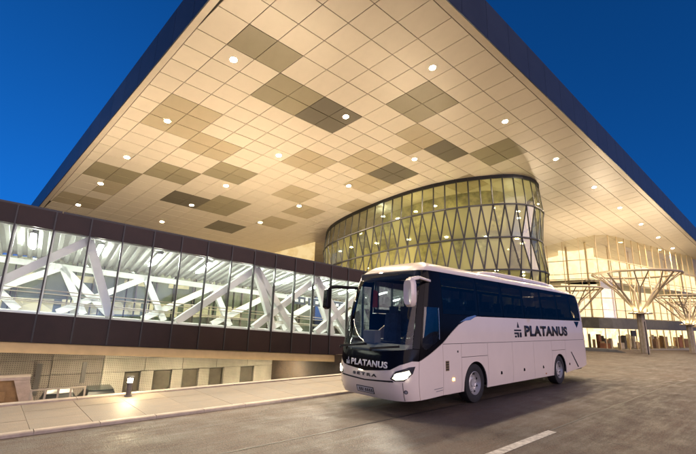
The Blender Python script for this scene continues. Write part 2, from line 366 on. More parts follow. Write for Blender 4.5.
# fascia: one upright metal panel after another, right rim then left rim
out_r = V(math.sin(TA), -math.cos(TA), 0); out_l = V(math.sin(TB), -math.cos(TB), 0) * -1
FH = 2.6
def fascia_panel(p, q, h0, h1, out):
    mb = MB(); d = (q - p); e = d.normalized() * .012
    p2, q2 = p + e, q - e
    vs = [p2, q2, q2 + V(0, 0, h1), p2 + V(0, 0, h0)]; vs = [v - C0 + out * .06 for v in vs] + [v - C0 - out * .0 for v in vs]
    mb.add(vs, [(0, 1, 2, 3), (4, 7, 6, 5), (0, 4, 5, 1), (1, 5, 6, 2), (2, 6, 7, 3), (3, 7, 4, 0)])
    mb.build('fascia_panel', MT['fascia'], canopy)
aa = [AL(-.45)] + [-2.4 + 1.5 * i for i in range(44)] + [A1]
for a, b in zip(aa, aa[1:]): fascia_panel(cp(a, -.45, -.02), cp(b, -.45, -.02), FH, FH, out_r)
bb = [-.45 + (BE + .45) * i / 20 for i in range(21)]
hl = lambda b: 2.6 - 1.1 * (b + .45) / (BE + .45)
for a, b in zip(bb, bb[1:]): fascia_panel(cp(AL(a), a, -.02), cp(AL(b), b, -.02), hl(a), hl(b), out_l)
m = MB(); q = [cp(AL(-.45), -.45, FH - .1), cp(A1, -.45, FH - .1), cp(A1, BE, 1.2), cp(AL(BE), BE, 1.4)]
m.add([p - C0 for p in q] + [p - C0 + V(0, 0, .08) for p in q], [(3, 2, 1, 0), (4, 5, 6, 7), (0, 1, 5, 4), (1, 2, 6, 5), (2, 3, 7, 6), (3, 0, 4, 7)])
m.build('roof_deck', MT['fascia'], canopy)

# downlights set in the soffit
m = MB(); m.lathe([(.18, .0), (.20, -.015), (.235, -.012), (.245, .02)], n=20); ring_me = m.mesh('trim_ring', MT['trim'], True)
m = MB(); m.add([(.18 * math.cos(2 * math.pi * i / 16), .18 * math.sin(2 * math.pi * i / 16), 0) for i in range(16)], [tuple(range(16))[::-1]]); lens_me = m.mesh('lens', LENS, fix=False)
DL = [(-1.5, 1.5), (-1.47, 5.55), (-1.3, 10.2), (-1.2, 14), (-1, 17.4), (-.85, 20.8), (3.5, 1.5), (3.5, 5.52), (3.55, 9.7), (3.6, 13.95), (3.6, 17.3), (3.6, 20.7),
      (8.6, 1.45), (8.5, 5.95), (8.35, 10.05), (8.2, 13.8), (8.15, 17.36), (13.8, 1.4), (19.2, 1.35), (24.3, 1.4), (29.5, 1.4), (34.7, 1.4), (40.0, 1.4)]
tilt = UPN.to_track_quat('Z', 'Y').to_euler()
for a, b in DL:
    o = empty('ceiling_downlight', cp(a, b, -.012)); o.rotation_euler = tilt
    dk = tone(math.floor(a), bisect.bisect_right(BL, b) - 1)
    lab = ('round lit downlight in the row along the dark road side rim of the canopy' if b < 2 else 'round lit downlight set in a darker panel of the canopy underside' if dk else
           'round lit downlight in the row nearest the canopy rim above the bridge' if a < 0 else 'round lit downlight among the cream middle panels of the canopy underside')
    tag(o, lab, 'downlight', 'downlights: ' + lab.split('downlight ')[1])
    inst('trim_ring', ring_me, o); inst('lens', lens_me, o, (0, 0, -.004))

# ------------------------------------------------------------------ glass drum under the canopy
def catmull(P, n=14, closed=True):
    out = []; N = len(P)
    for i in range(N if closed else N - 1):
        p0, p1, p2, p3 = (P[(i - 1) % N], P[i], P[(i + 1) % N], P[(i + 2) % N])
        for k in range(n):
            t = k / n
            out.append(tuple(.5 * (2 * p1[j] + (p2[j] - p0[j]) * t + (2 * p0[j] - 5 * p1[j] + 4 * p2[j] - p3[j]) * t * t + (3 * p1[j] - p0[j] - 3 * p2[j] + p3[j]) * t ** 3) for j in range(2)))
    return out
DP = catmull([(-2.2, 46), (.25, 42.35), (5.1, 38.1), (9.6, 35.9), (14.0, 35.25), (16.3, 35.6), (18.1, 36.7), (19.25, 38.5), (19.6, 41.5), (18.3, 47), (14, 52), (6, 56), (0, 54.5), (-2.4, 50)])
DLEN = [0]
for i in range(len(DP)): DLEN.append(DLEN[-1] + math.dist(DP[i], DP[(i + 1) % len(DP)]))
def dpt(s, off=0):
    s %= DLEN[-1]; i = bisect.bisect_right(DLEN, s) - 1; i = min(i, len(DP) - 1)
    t = (s - DLEN[i]) / (DLEN[i + 1] - DLEN[i]); p, q = DP[i], DP[(i + 1) % len(DP)]
    d = Vector((q[0] - p[0], q[1] - p[1])).normalized()
    return V(p[0] + (q[0] - p[0]) * t + d.y * off, p[1] + (q[1] - p[1]) * t - d.x * off, 0)
NCOL, PWD = 33, 1.06
S0 = -2.6
def dring(i, j, off=0):
    p = dpt(S0 + i * PWD, off); zc = cz(p.x, p.y) + .03
    p.z = [zc, zc * .81, zc * .62, zc * .43, zc * .22, -.7][j]; return p
D0 = V(9, 44, -.7)
drum = empty('glass_drum', D0); tag(drum, 'rounded olive glass drum with triangular panes meeting the canopy underside', 'building')
def dbar(name, p, q, w, h):
    m = MB(); up = V(p.x - D0.x, p.y - D0.y, 0); m.bar(p - D0, q - D0, h, w, up); return m
for i in range(NCOL):
    m = MB(); q = [dring(i, 0), dring(i + 1, 0), dring(i + 1, 1, .30), dring(i, 1, .30)]; m.add([p - D0 for p in q], [(0, 1, 2, 3)]); m.build('glass_pane', MT['drumclear'], drum)
for i in range(NCOL + 1): dbar('', dring(i, 0), dring(i, 1, .30), .07, .12).build('mullion', MT['black'], drum)
for j in range(1, 4):
    h0 = .5 if j % 2 == 0 else 0
    for i in range(NCOL):
        a0, a1 = dring(i + h0, j, .30 * (j % 2)), dring(i + 1 + h0, j, .30 * (j % 2))
        b0, b1 = dring(i + .5 - h0, j + 1, .30 * ((j + 1) % 2)), dring(i + 1.5 - h0, j + 1, .30 * ((j + 1) % 2))
        if h0: tri = [(a0, a1, b1), (a0, b1, b0)]; dg = [(a0, b1), (b1, a1)]
        else: tri = [(a0, a1, b0), (a1, b1, b0)]; dg = [(a0, b0), (b0, a1)]
        for t3 in tri:
            m = MB(); m.add([p - D0 for p in t3], [(0, 1, 2)]); m.build('glass_pane', MT['drumglass'], drum)
        if j < 3 or i > 12:
            for p, q in dg: dbar('', p, q, .075, .12).build('diagonal_bar', MT['black'], drum)
for j, w in ((0, .35), (1, .13), (2, .13), (3, .13), (4, .13)):
    m = MB()
    for i in range(NCOL):
        h0 = .5 if j and j % 2 == 0 else 0
        p, q = dring(i + h0, j, .02 + .28 * (j % 2)), dring(i + 1 + h0, j, .02 + .28 * (j % 2))
        m.bar(p - D0 - V(0, 0, w / 2 if j == 0 else 0), q - D0 - V(0, 0, w / 2 if j == 0 else 0), .18, w)
    m.build('ring_beam', MT['black'], drum)
m = MB(); k = 40
for i in range(k):      # opaque rear wall, away from the forecourt
    s0 = S0 + NCOL * PWD + (DLEN[-1] - NCOL * PWD) * i / k; s1 = S0 + NCOL * PWD + (DLEN[-1] - NCOL * PWD) * (i + 1) / k
    p, q = dpt(s0), dpt(s1); m.add([p - D0 + V(0, 0, .7 - .7), q - D0, q - D0 + V(0, 0, cz(q.x, q.y) + .7), p - D0 + V(0, 0, cz(p.x, p.y) + .7)], [(0, 1, 2, 3)])
m.build('rear_wall', MT['concrete'], drum)
m = MB(); cr = [dpt(DLEN[-1] * i / 60, -3.2) for i in range(60)]
for i in range(60):
    p, q = cr[i], cr[(i + 1) % 60]; m.add([p - D0, q - D0, q - D0 + V(0, 0, cz(q.x, q.y) + .5), p - D0 + V(0, 0, cz(p.x, p.y) + .5)], [(0, 1, 2, 3)])
m.build('inner_wall', MT['core'], drum)
for zf in (3.6, 7.0, 10.2):
    m = MB()
    for i in range(60):
        o0, o1 = dpt(DLEN[-1] * i / 60, -.35), dpt(DLEN[-1] * (i + 1) / 60, -.35); p, q = cr[i], cr[(i + 1) % 60]
        m.add([V(v.x, v.y, zf) - D0 for v in (o0, o1, q, p)] + [V(v.x, v.y, zf + .28) - D0 for v in (o0, o1, q, p)], [(0, 3, 2, 1), (4, 5, 6, 7), (0, 1, 5, 4)])
    m.build('floor_slab', MT['slab'], drum)
DLAMP = emit('drum_lamp', (1.0, .86, .46), 68); LPB = emit('drum_lamp_cool', (.9, 1, .9), 60)
for zf, st in ((3.55, 2.1), (6.95, 2.1), (10.15, 2.1), (13.0, 2.1)):
    for i in range(9):
        s = S0 + .8 + i * st * 2 + (zf % 2); p = dpt(s, -1.7)
        if zf > 12 and cz(p.x, p.y) < 13.4: continue
        m = MB(); d = (dpt(s + .3, -1.7) - p).normalized()
        m.bar(V(p.x, p.y, zf) - D0, V(p.x, p.y, zf) + d * .25 - D0, .25, .06); m.build('ceiling_lamp', DLAMP if (i + int(zf)) % 5 else LPB, drum)

# ------------------------------------------------------------------ terminal hall behind the forecourt
HF = [(20, 66), (29.3, 57.6), (32.0, 55.0), (33.6, 53.9), (35.3, 53.7), (37.2, 54.5), (44.7, 59), (59.8, 68), (80, 80)]
HL = [0]
for p, q in zip(HF, HF[1:]): HL.append(HL[-1] + math.dist(p, q))
def hpt(s, off=0):
    i = min(max(bisect.bisect_right(HL, s) - 1, 0), len(HF) - 2); t = (s - HL[i]) / (HL[i + 1] - HL[i]); p, q = HF[i], HF[i + 1]
    d = Vector((q[0] - p[0], q[1] - p[1])).normalized(); return V(p[0] + (q[0] - p[0]) * t - d.y * off, p[1] + (q[1] - p[1]) * t + d.x * off, 0)
HZ = -.75
H0 = V(34, 55, HZ); hall = empty('terminal_hall', H0); tag(hall, 'glass fronted terminal hall glowing warm yellow behind the steel tree columns', 'building')
bays = [i * 2.1 for i in range(int(HL[-1] / 2.1) + 1)]
lev = [3.3, 5.9, 8.5, 11.1]; MULL = mat('facade_mullion', (.66, .52, .32), .4, var=.1)
INT = None
def lit(name, c0, c1, s, vs):
    """mottled glow painted on a surface to stand in for a lit interior"""
    m, nt, out = new_mat(name); N = nt.nodes; L = nt.links; tc = N.new('ShaderNodeTexCoord')
    mp = N.new('ShaderNodeMapping'); mp.inputs['Scale'].default_value = (vs, vs, vs * 1.4); L.new(tc.outputs['Object'], mp.inputs[0])
    n = N.new('ShaderNodeTexVoronoi'); n.inputs['Scale'].default_value = 1; L.new(mp.outputs[0], n.inputs['Vector'])
    n2 = N.new('ShaderNodeTexNoise'); n2.inputs['Scale'].default_value = vs * .7; n2.inputs['Detail'].default_value = 7; L.new(tc.outputs['Object'], n2.inputs['Vector'])
    sp = N.new('ShaderNodeSeparateColor'); L.new(n.outputs['Color'], sp.inputs[0])
    ad = N.new('ShaderNodeMath'); ad.operation = 'MULTIPLY_ADD'; ad.inputs[1].default_value = .35; L.new(sp.outputs[0], ad.inputs[0]); L.new(n2.outputs[0], ad.inputs[2])
    cr = N.new('ShaderNodeValToRGB'); cr.color_ramp.elements[0].position = .42; cr.color_ramp.elements[0].color = (*c0, 1); cr.color_ramp.elements[1].position = .85; cr.color_ramp.elements[1].color = (*c1, 1)
    L.new(ad.outputs[0], cr.inputs[0]); e = N.new('ShaderNodeEmission'); L.new(cr.outputs[0], e.inputs[0]); e.inputs[1].default_value = s
    L.new(e.outputs[0], out.inputs[0]); return m
LITUP = lit('lit_upper_hall', (.92, .68, .37), (1, .81, .50), .95, 1.3)
LITLOW = lit('lit_shops', (.80, .55, .26), (1, .84, .52), 1.25, 1.6)
def hseg(name, z0, z1, off, mt, thick=.25):
    m = MB()
    for i in range(len(HF) - 1):
        s0, s1 = HL[i] + 1e-4, HL[i + 1] - 1e-4; p, q = hpt(s0, off), hpt(s1, off); n = (hpt(s0, off + 1) - p)
        t0, t1 = (z0, z0) if not callable(z0) else (z0(p), z0(q)); u0, u1 = (z1, z1) if not callable(z1) else (z1(p), z1(q))
        vs = [V(p.x, p.y, t0), V(q.x, q.y, t1), V(q.x, q.y, u1), V(p.x, p.y, u0)]; vs = vs + [v + n * thick for v in vs]
        m.add([v - H0 for v in vs], [(0, 1, 2, 3), (4, 7, 6, 5), (0, 4, 5, 1), (1, 5, 6, 2), (2, 6, 7, 3), (3, 7, 4, 0)])
    return m.build(name, mt, hall)
ctop = lambda p: cz(p.x, p.y) - .02
hseg('lit_upper_interior', 3.4, ctop, 7, LITUP, .2)
m = MB(); pp = [V(-4.2, 50.5, 0), V(-12, 55, 0), V(-30, 62, 0)]
for p, q in zip(pp, pp[1:]): m.add([V(p.x, p.y, HZ) - H0, V(q.x, q.y, HZ) - H0, V(q.x, q.y, ctop(q)) - H0, V(p.x, p.y, ctop(p)) - H0, V(p.x, p.y + .3, HZ) - H0, V(q.x, q.y + .3, HZ) - H0, V(q.x, q.y + .3, ctop(q)) - H0, V(p.x, p.y + .3, ctop(p)) - H0], [(0, 1, 2, 3), (4, 7, 6, 5), (0, 4, 5, 1), (1, 5, 6, 2), (2, 6, 7, 3), (3, 7, 4, 0)])
m.build('added_glow_wall', lit('added_glow_wall', (.75, .50, .20), (.9, .66, .32), .55, 1.3), hall)  # glowing wall added behind the bridge to brighten the soffit beside the drum
hseg('lit_shop_interior', HZ, 1.9, 4.5, LITLOW, .2)
hseg('floor_band', 1.9, 3.25, .02, MT['darkband'], 4.4)
hseg('upper_floor', 3.255, 3.38, .3, MT['slab'], 6.6)
hseg('gallery', 8.3, 8.6, 2.4, MT['slab'], 4.5)
hseg('gallery_rail', 9.45, 9.52, 2.45, MT['treepaint'], .06)
hseg('upper_rail', 4.35, 4.42, .6, MT['treepaint'], .06)
hseg('shop_floor', HZ - .3, HZ + .03, .0, MT['slab'], 4.4)
for i, s in enumerate(bays):
    p = hpt(s); n = hpt(s, 1) - p
    m = MB(); m.bar(V(p.x, p.y, 3.26) - H0, V(p.x, p.y, ctop(p)) - H0, .06, .12, n); m.build('mullion', MULL, hall)
    m = MB(); m.bar(V(p.x, p.y, HZ) - H0, V(p.x, p.y, 1.89) - H0, .07, .14, n); m.build('mullion', MULL, hall)
    if i == len(bays) - 1: break
    q = hpt(bays[i + 1]); zs = lev + [None]
    for a, b in zip(zs, zs[1:]):
        e0 = b if b else ctop(p); e1 = b if b else ctop(q)
        m = MB(); m.add([V(p.x, p.y, a) - H0, V(q.x, q.y, a) - H0, V(q.x, q.y, e1) - H0, V(p.x, p.y, e0) - H0], [(0, 1, 2, 3)]); m.build('glass_pane', MT['shopglass'], hall)
    m = MB(); m.add([V(p.x, p.y, HZ) - H0, V(q.x, q.y, HZ) - H0, V(q.x, q.y, 1.89) - H0, V(p.x, p.y, 1.89) - H0], [(0, 1, 2, 3)]); m.build('glass_pane', MT['shopglass'], hall)
for z in lev[1:]: hseg('transom', z - .05, z + .05, -.03, MULL, .08)
for s in [8 + 6.3 * i for i in range(9)]:
    p = hpt(s, 3.2); m = MB(); m.tube(V(p.x, p.y, 3.38) - H0, V(p.x, p.y, ctop(p)) - H0, .13, n=10); m.build('inner_column', MT['interior'], hall, True)
SHOPM = [mat('shop_unit_%d' % i, c, .6, var=.2) for i, c in enumerate(((.30, .18, .08), (.55, .42, .25), (.10, .09, .08), (.36, .16, .09), (.60, .55, .45)))]
for i in range(70):
    s0 = 8 + random.random() * 52; d0 = random.uniform(.9, 3.9); p = hpt(s0, d0); e = (hpt(s0 + .1, d0) - p).normalized(); w = random.choice((.25, .3, .35, .5, 1.2)); hh = random.uniform(.9, 1.9) if w < 1 else random.uniform(.7, 1.4)
    m = MB(); m.obox(V(p.x, p.y, HZ + .03) - H0, e * w, V(-e.y, e.x, 0) * .4, V(0, 0, hh)); m.build('display_stand', SHOPM[i % 5], hall, bevel=.03)
m = MB(); p = hpt(HL[5] + 2.2, -.3); m.obox(V(p.x - .4, p.y, 1.0) - H0, V(.9, .45, 0), V(-.08, .15, 0), V(0, 0, .75)); m.build('shop_sign', MT['black'], hall)
# low dark terrace step in front of the shops
m = MB(); m.prism([(0, 0), (9, 0), (7.6, .42), (0, .62)], V(.80, -.25, 0).normalized(), V(0, 0, 1), V(.3, 1.0, 0), V(22.2, 47.0, -.66))
tag(m.build('terrace_ramp', MT['darkband'], bevel=.02), 'low dark sloping ramp edge beyond the rear of the coach', 'ramp')

# ------------------------------------------------------------------ steel tree columns
UPL = emit('uplight_lens', (1, .82, .5), 170)
def tree_column(loc, k, rot, label, power):
    o = empty('tree_column', loc, rot); tag(o, label, 'column', 'steel tree columns')
    zt, zr, rr = 4.3 * k, 8.9 * k, 4.35 * k
    m = MB()
    for i in range(6):
        t = math.pi * i / 3; m.tube((.27 * k * math.cos(t), .27 * k * math.sin(t), -.2), (.24 * k * math.cos(t), .24 * k * math.sin(t), zt), .19 * k, .17 * k, 10)
    m.build('trunk', MT['trunk'], o, True)
    m = MB(); m.lathe([(.0, zt), (1.15 * k, zt), (1.2 * k, zt + .05), (1.15 * k, zt + .12), (0, zt + .12)], n=28); m.build('lamp_plate', MT['treepaint'], o, True)
    m = MB(); m.lathe([(rr + .14 * k * math.cos(2 * math.pi * i / 8), zr + .14 * k * math.sin(2 * math.pi * i / 8)) for i in range(8)], n=56, closed=True); m.build('ring', MT['treepaint'], o, True)
    for i in range(8):
        t = 2 * math.pi * i / 8 + .2; hub = V(.18 * math.cos(t), .18 * math.sin(t), zt + .1)
        P = lambda r, z, dt=0: V(r * rr * math.cos(t + dt), r * rr * math.sin(t + dt), zt + (zr - zt) * z)
        m = MB()
        if i % 2 == 0:
            m.tube(hub, P(1, 1), .14 * k, .10 * k, 8); m.tube(P(.55, .55), P(.98, 1, .30), .075 * k, .065 * k, 7); m.tube(P(.55, .55), P(.98, 1, -.30), .075 * k, .065 * k, 7)
        else:
            m.tube(hub, P(.45, .6), .12 * k, .10 * k, 8); m.tube(P(.45, .6), P(.98, 1, .16), .08 * k, .065 * k, 7); m.tube(P(.45, .6), P(.98, 1, -.16), .08 * k, .065 * k, 7)
        m.build('branch', MT['treepaint'], o, True)
    for i in range(8):
        t = 2 * math.pi * (i + .5) / 8 + .2; c = V(.85 * k * math.cos(t), .85 * k * math.sin(t), zt + .13)
        m = MB(); m.lathe([(.0, 0), (.09 * k, 0), (.09 * k, .05)], n=10, o=c); u = m.build('uplight', MT['black'], o)
        m = MB(); m.lathe([(.0, 0), (.075 * k, 0)], n=10, o=c + V(0, 0, .052)); m.build('lens', UPL, u)
    ld = bpy.data.lights.new('uplight', 'SPOT'); ld.energy = power; ld.color = (1, .82, .60); ld.spot_size = R(150); ld.spot_blend = .6; ld.shadow_soft_size = .3
    lo = bpy.data.objects.new('uplight_beam', ld); col.objects.link(lo); lo.parent = o; lo.location = (0, 0, zr - .9 * k); lo.rotation_euler = (math.pi, 0, 0)
    return o
tree_column((34.1, 46.8, -.62), 1.0, .1, 'branching steel tree column beside the thin post, its wide ring highest of all', 1700)
tree_column((44.7, 52.9, -.80), .80, .5, 'smaller branching steel column standing beyond the widest ringed one towards the shops', 900)
tree_column((25.8, 46.4, -.62), .78, .8, 'branching steel column half hidden behind the rear roof of the coach', 1100)
tree_column((52.5, 60.5, -.9), .78, .2, 'farthest branching steel column close to the lit shop fronts', 800)
m = MB(); p = V(31.2, 42.4, zg(51) - .1); m.tube(p, p + V(0, 0, 3.4), .05, .045, 8); m.box(p + V(0, 0, .05), (.3, .3, .1))
tag(m.build('steel_post', MT['black'], None, True), 'thin plain post standing in front of the largest tree column', 'post')

# ------------------------------------------------------------------ glazed bridge
BT = R(36.5); BU = V(math.cos(BT), math.sin(BT), 0); BN = V(-math.sin(BT), math.cos(BT), 0); BD = 20.8; BWID = 6.0; SLOPE = -.058
def bp(u, n, h): p = BU * u + BN * (BD + n); p.z = .82 + SLOPE * u + h; return p
B0 = bp(8, 2, 0); U0, U1 = -15.92, 31.24
ZB, ZW0, ZW1, ZT = 0, 1.13, 4.60, 5.37
bridge = empty('glazed_bridge', B0); tag(bridge, 'long glazed passenger bridge with dark panels and white steel trusses inside', 'bridge')
def bslab(name, u0, u1, n0, n1, h0, h1, mt, parent=None, bevel=0):
    m = MB(); vs = [bp(u, n, h) - B0 for h in (h0, h1) for u, n in ((u0, n0), (u1, n0), (u1, n1), (u0, n1))]
    m.add(vs, [(0, 3, 2, 1), (4, 5, 6, 7), (0, 1, 5, 4), (1, 2, 6, 5), (2, 3, 7, 6), (3, 0, 4, 7)]); return m.build(name, mt, parent or bridge, bevel=bevel)
mu = [-.2 + 1.31 * i for i in range(-12, 25)]
for side, n0 in (('near', 0), ('far', BWID)):
    for a, b in zip(mu, mu[1:]):
        if side == 'near' or (a > -6 and b < 24):
            d = .02
            if side == 'near':
                bslab('cladding_panel', a + d, b - d, n0, n0 + .12, ZB, ZW0 - .02, MT['darkmetal']); bslab('cladding_panel', a + d, b - d, n0, n0 + .12, ZW1 + .02, ZT, MT['darkmetal'])
            m = MB(); m.add([p - B0 for p in (bp(a + d, n0 + .06, ZW0), bp(b - d, n0 + .06, ZW0), bp(b - d, n0 + .06, ZW1), bp(a + d, n0 + .06, ZW1))], [(0, 1, 2, 3)]); m.build('glass_pane', MT['bridgeglass'], bridge)
    for a in mu:
        m = MB(); m.bar(bp(a, n0 + .03, ZB - .0) - B0, bp(a, n0 + .03, ZT + .03) - B0, .055, .16, BN); m.build('mullion', MT['black'], bridge)
        if side == 'near':
            m = MB(); m.bar(bp(a + .05, n0 + .2, ZW0) - B0, bp(a + .05, n0 + .2, ZW1) - B0, .06, .12, BN); m.build('inner_mullion', MT['steelwhite'], bridge)
bslab('far_cladding', U0, U1, BWID - .05, BWID + .1, ZB, ZW0 - .02, MT['darkmetal']); bslab('far_cladding', U0, U1, BWID - .05, BWID + .1, ZW1 + .02, ZT, MT['darkmetal'])
bslab('floor', U0, U1, .14, BWID - .06, .75, ZW0 - .1, MT['floor'])
bslab('base_beam', U0, U1, .10, BWID, -.42, -.02, mat('base_beam_cream', (.62, .47, .22), .5, var=.1))
bslab('roof', U0, U1, .14, BWID - .06, ZT - .1, ZT + .06, MT['darkmetal'])
# corrugated ceiling
m = MB(); pr = []; u = U0
while u < U1:
    pr += [(u, 0), (u + .16, 0), (u + .20, .12), (u + .36, .12)]; u += .40
vs = [bp(a, n, ZW1 + .22 - .16 * n + h) - B0 for a, h in pr for n in (.15, BWID - .07)]
m.add(vs, [(2 * i, 2 * i + 1, 2 * i + 3, 2 * i + 2) for i in range(len(pr) - 1)]); m.build('corrugated_ceiling', MT['deck'], bridge)
for n0 in (.55, BWID - .5):
    for nm, h in (('top_chord', ZW1 + .12 if n0 < 1 else ZW1 - 1.0), ('bottom_chord', ZW0 - .05)):
        m = MB(); m.bar(bp(U0, n0, h) - B0, bp(U1, n0, h) - B0, .22, .22 if n0 < 1 else .30); m.build(nm, MT['steelwhite'], bridge)
    sh = 0 if n0 < 1 else 3.4
    for k2 in range(-4, 10):
        k = k2 // 2; T = 1.15 + 8.2 * k + sh + (4.1 if k2 % 2 else 0)
        if k2 % 2 and n0 < 1 and k < 1: continue
        for du in (-4.0, 1.3, 2.6):
            if U0 < T + du < U1 and not (du == 2.6 and (k % 2 == 0)):
                m = MB(); m.bar(bp(T, n0, ZW1 - .1 if n0 < 1 else ZW1 - 1.0) - B0, bp(T + du, n0, ZW0 + .1) - B0, .34, .34); m.build('truss_diagonal', MT['steelwhite'], bridge)
for i, u in enumerate([-14 + 2.62 * i for i in range(17)]):
    m = MB(); m.bar(bp(u, 1.3, ZW1 - .12) - B0, bp(u, 3.6, ZW1 - .46) - B0, .16, .07); tb = m.build('ceiling_tube', TUBE, bridge)
    m = MB(); m.bar(bp(u, 1.25, ZW1 - .055) - B0, bp(u, 3.65, ZW1 - .395) - B0, .24, .05); m.build('added_tube_shield', MT['steelwhite'], tb)  # shield added above the tube to keep its light off the ceiling
for n0 in (.85, BWID - .8):
    for h in (ZW0 + .55, ZW0 + 1.0):
        m = MB(); m.tube(bp(U0, n0, h) - B0, bp(U1, n0, h) - B0, .025, n=6); m.build('handrail', MT['rail'], bridge, True)
SGN = mat('bridge_sign_face', (.02, .035, .06), .4); SGW = mat('bridge_sign_mark', (.75, .75, .7), .5)
for u, w in ((12.6, 1.35), (14.2, 1.5), (15.9, 1.4)):
    s = bslab('hanging_sign', u, u + w, 2.6, 2.7, 2.95, 3.45, SGN)
    for k in range(3): bslab('sign_mark', u + .12 + .42 * k, u + .36 + .42 * k, 2.585, 2.6, 3.1, 3.3, SGW, s)
for u, n in ((-11, 3), (17, 3), (28, 3)):
    m = MB(); p = bp(u, n, -.42); m.bar(V(p.x, p.y, YARD_Z) - B0, p - B0, .5, .5, BU); m.build('support_pier', MT['concrete'], bridge)
# continuous uplight troughs added along the bridge roof to wash the canopy underside
FLL = emit('added_uplight_lens', (1, .80, .58), 6)
for side, pw, lab in ((-1, 2050, 'long black added uplight trough on the bridge roof edge facing the road'), (1, 3500, 'long black added uplight trough on the bridge roof edge facing the drum')):
    n0 = .6 if side < 0 else BWID - .6
    for u0, u1, f in ((-15.5, -.02, .34), (.02, 15.38, .36), (15.42, 30.5, .36)):
        c = (bp(u0, n0, ZT + .06) + bp(u1, n0, ZT + .06)) / 2; o = empty('added_uplight_trough', c, BT); Lh = (u1 - u0) / 2
        seg = 'outer' if u0 < -1 else 'middle' if u0 < 10 else 'inner'
        tag(o, 'long black added uplight trough, %s length, on the bridge roof edge facing the %s' % (seg, 'road' if side < 0 else 'drum'), 'uplight')
        sl = SLOPE * Lh
        m = MB(); m.obox((-Lh, -.12, .02 - sl), (2 * Lh, 0, 2 * sl), (0, .24, 0), (0, 0, .03)); m.build('base', MT['black'], o)
        for y in (-.12, .10): m = MB(); m.obox((-Lh, y, .05 - sl), (2 * Lh, 0, 2 * sl), (0, .02, 0), (0, 0, .10)); m.build('side_cheek', MT['black'], o)
        m = MB(); m.obox((-Lh, -.09, .052 - sl), (2 * Lh, 0, 2 * sl), (0, .18, 0), (0, 0, .02)); m.build('lens', FLL, o)
        ld = bpy.data.lights.new('uplight', 'AREA'); ld.shape = 'RECTANGLE'; ld.size = 2 * Lh; ld.size_y = .16; ld.energy = pw * f; ld.color = (1, .79, .55)
        lo = bpy.data.objects.new('uplight_beam', ld); col.objects.link(lo); lo.parent = o; lo.location = (0, 0, .22); lo.rotation_euler = (R(180 - 54 * side) if side > 0 else R(180 + 42), 0, 0)

# ------------------------------------------------------------------ sunken service yard under the bridge
m = MB(); m.obox(sn(-60, BACK, YARD_Z - .02), RU * (S_END + 60), RN * 60, (0, 0, .02)); tag(m.build('service_yard', MT['yard']), kind='structure')
WD = 28.0
wall = empty('service_building', BN * WD + V(0, 0, YARD_Z), BT); tag(wall, 'low service building with pale perforated wall panels and recessed doors under the bridge', 'building')
PERF = perforated('perforated_concrete', (.52, .48, .39)); PERD = perforated('dark_and_shaded_concrete', (.26, .225, .19)); DOORM = mat('service_door', (.15, .13, .095), .5, var=.2)
WH = 4.0
def lb(name, x0, x1, y0, y1, z0, z1, mt, parent=None, bevel=0):
    m = MB(); m.obox((x0, y0, z0), (x1 - x0, 0, 0), (0, y1 - y0, 0), (0, 0, z1 - z0)); return m.build(name, mt, parent or wall, bevel=bevel)
doors = [(4.46, 5.33), (6.06, 7.13), (7.8, 8.82), (9.52, 10.5), (11.7, 12.7)]
lb('wall_core', -22, 19, .32, .6, 0, WH, MT['concrete'])
DT = 1.98
for r, (z0, z1) in enumerate(((0, DT), (DT, 2.75), (2.75, 3.4), (3.4, WH))):
    if r == 0:
        cuts = [3.3] + [v for d in doors for v in d] + [14.4]
        for a, b in zip(cuts[::2], cuts[1::2]): lb('wall_panel', a + .01, b - .01, 0, .3, z0 + .01, z1 - .01, PERF)
    else:
        for k in range(5):
            a = 3.3 + 2.22 * k; lb('wall_panel', a + .012, a + 2.22 - .012, 0, .3, z0 + .012, z1 - .012, PERF)
    for k in range(7): lb('wall_panel', -14 + 2.47 * k + .012, -14 + 2.47 * (k + 1) - .012, .05, .3, z0 + .012, z1 - .012, PERD)  # left bays take the darker concrete: their shade is in the colour
for a, b in doors:
    d = lb('door', a + .04, b - .04, .20, .26, .02, DT - .04, DOORM); lb('door_handle', a + .12, a + .17, .15, .198, .95, 1.1, MT['bollard'], d)
m = MB(); m.prism([(14.5, 0), (15.3, 0), (16.6, 4), (15.7, 4)], V(1, 0, 0), V(0, 0, 1), V(0, .5, 0), V(0, -.7, 0)); m.build('leaning_pier', MT['concrete'], wall)
for k in range(3):
    for z0, z1 in ((0, 1.3), (1.3, 2.6), (2.6, 4)): lb('wall_panel', 16 + 2.4 * k + .01, 18.4 + 2.4 * k - .01, .1, .3, z0 + .01, z1 - .01, PERD)
lb('vent_window', 18.7, 19.9, .06, .12, 1.75, 2.45, MT['black'])
for x in (.2, 2.25): lb('downpipe', x, x + .22, -.12, .04, 1.0 if x < 1 else 1.5, 2.6, MT['bollard'])
# upper storey behind, seen through the bridge glazing
UPM = mat('upper_storey_dark', (.13, .17, .13), .5, var=.5, vs=.5)
lb('upper_storey', -26, 19, 2.4, 2.7, WH, 8.5, UPM)
for k in range(34): lb('facade_rib', -24 + 1.25 * k, -23.92 + 1.25 * k, 2.15, 2.4, WH, 8.4, MT['bollard'])
WINL = lit('lit_office_windows', (.30, .26, .12), (.95, .80, .45), .55, .9)
for k in range(12): lb('lit_window', -16 + 2.4 * k, -14 + 2.4 * k, 2.33, 2.38, 5.2 + (k % 3) * .05, 6.1, WINL)
for k in range(8): lb('lit_window', -10 + 2.8 * k, -8.6 + 2.8 * k, 2.33, 2.38, 7.2, 7.6, WINL)

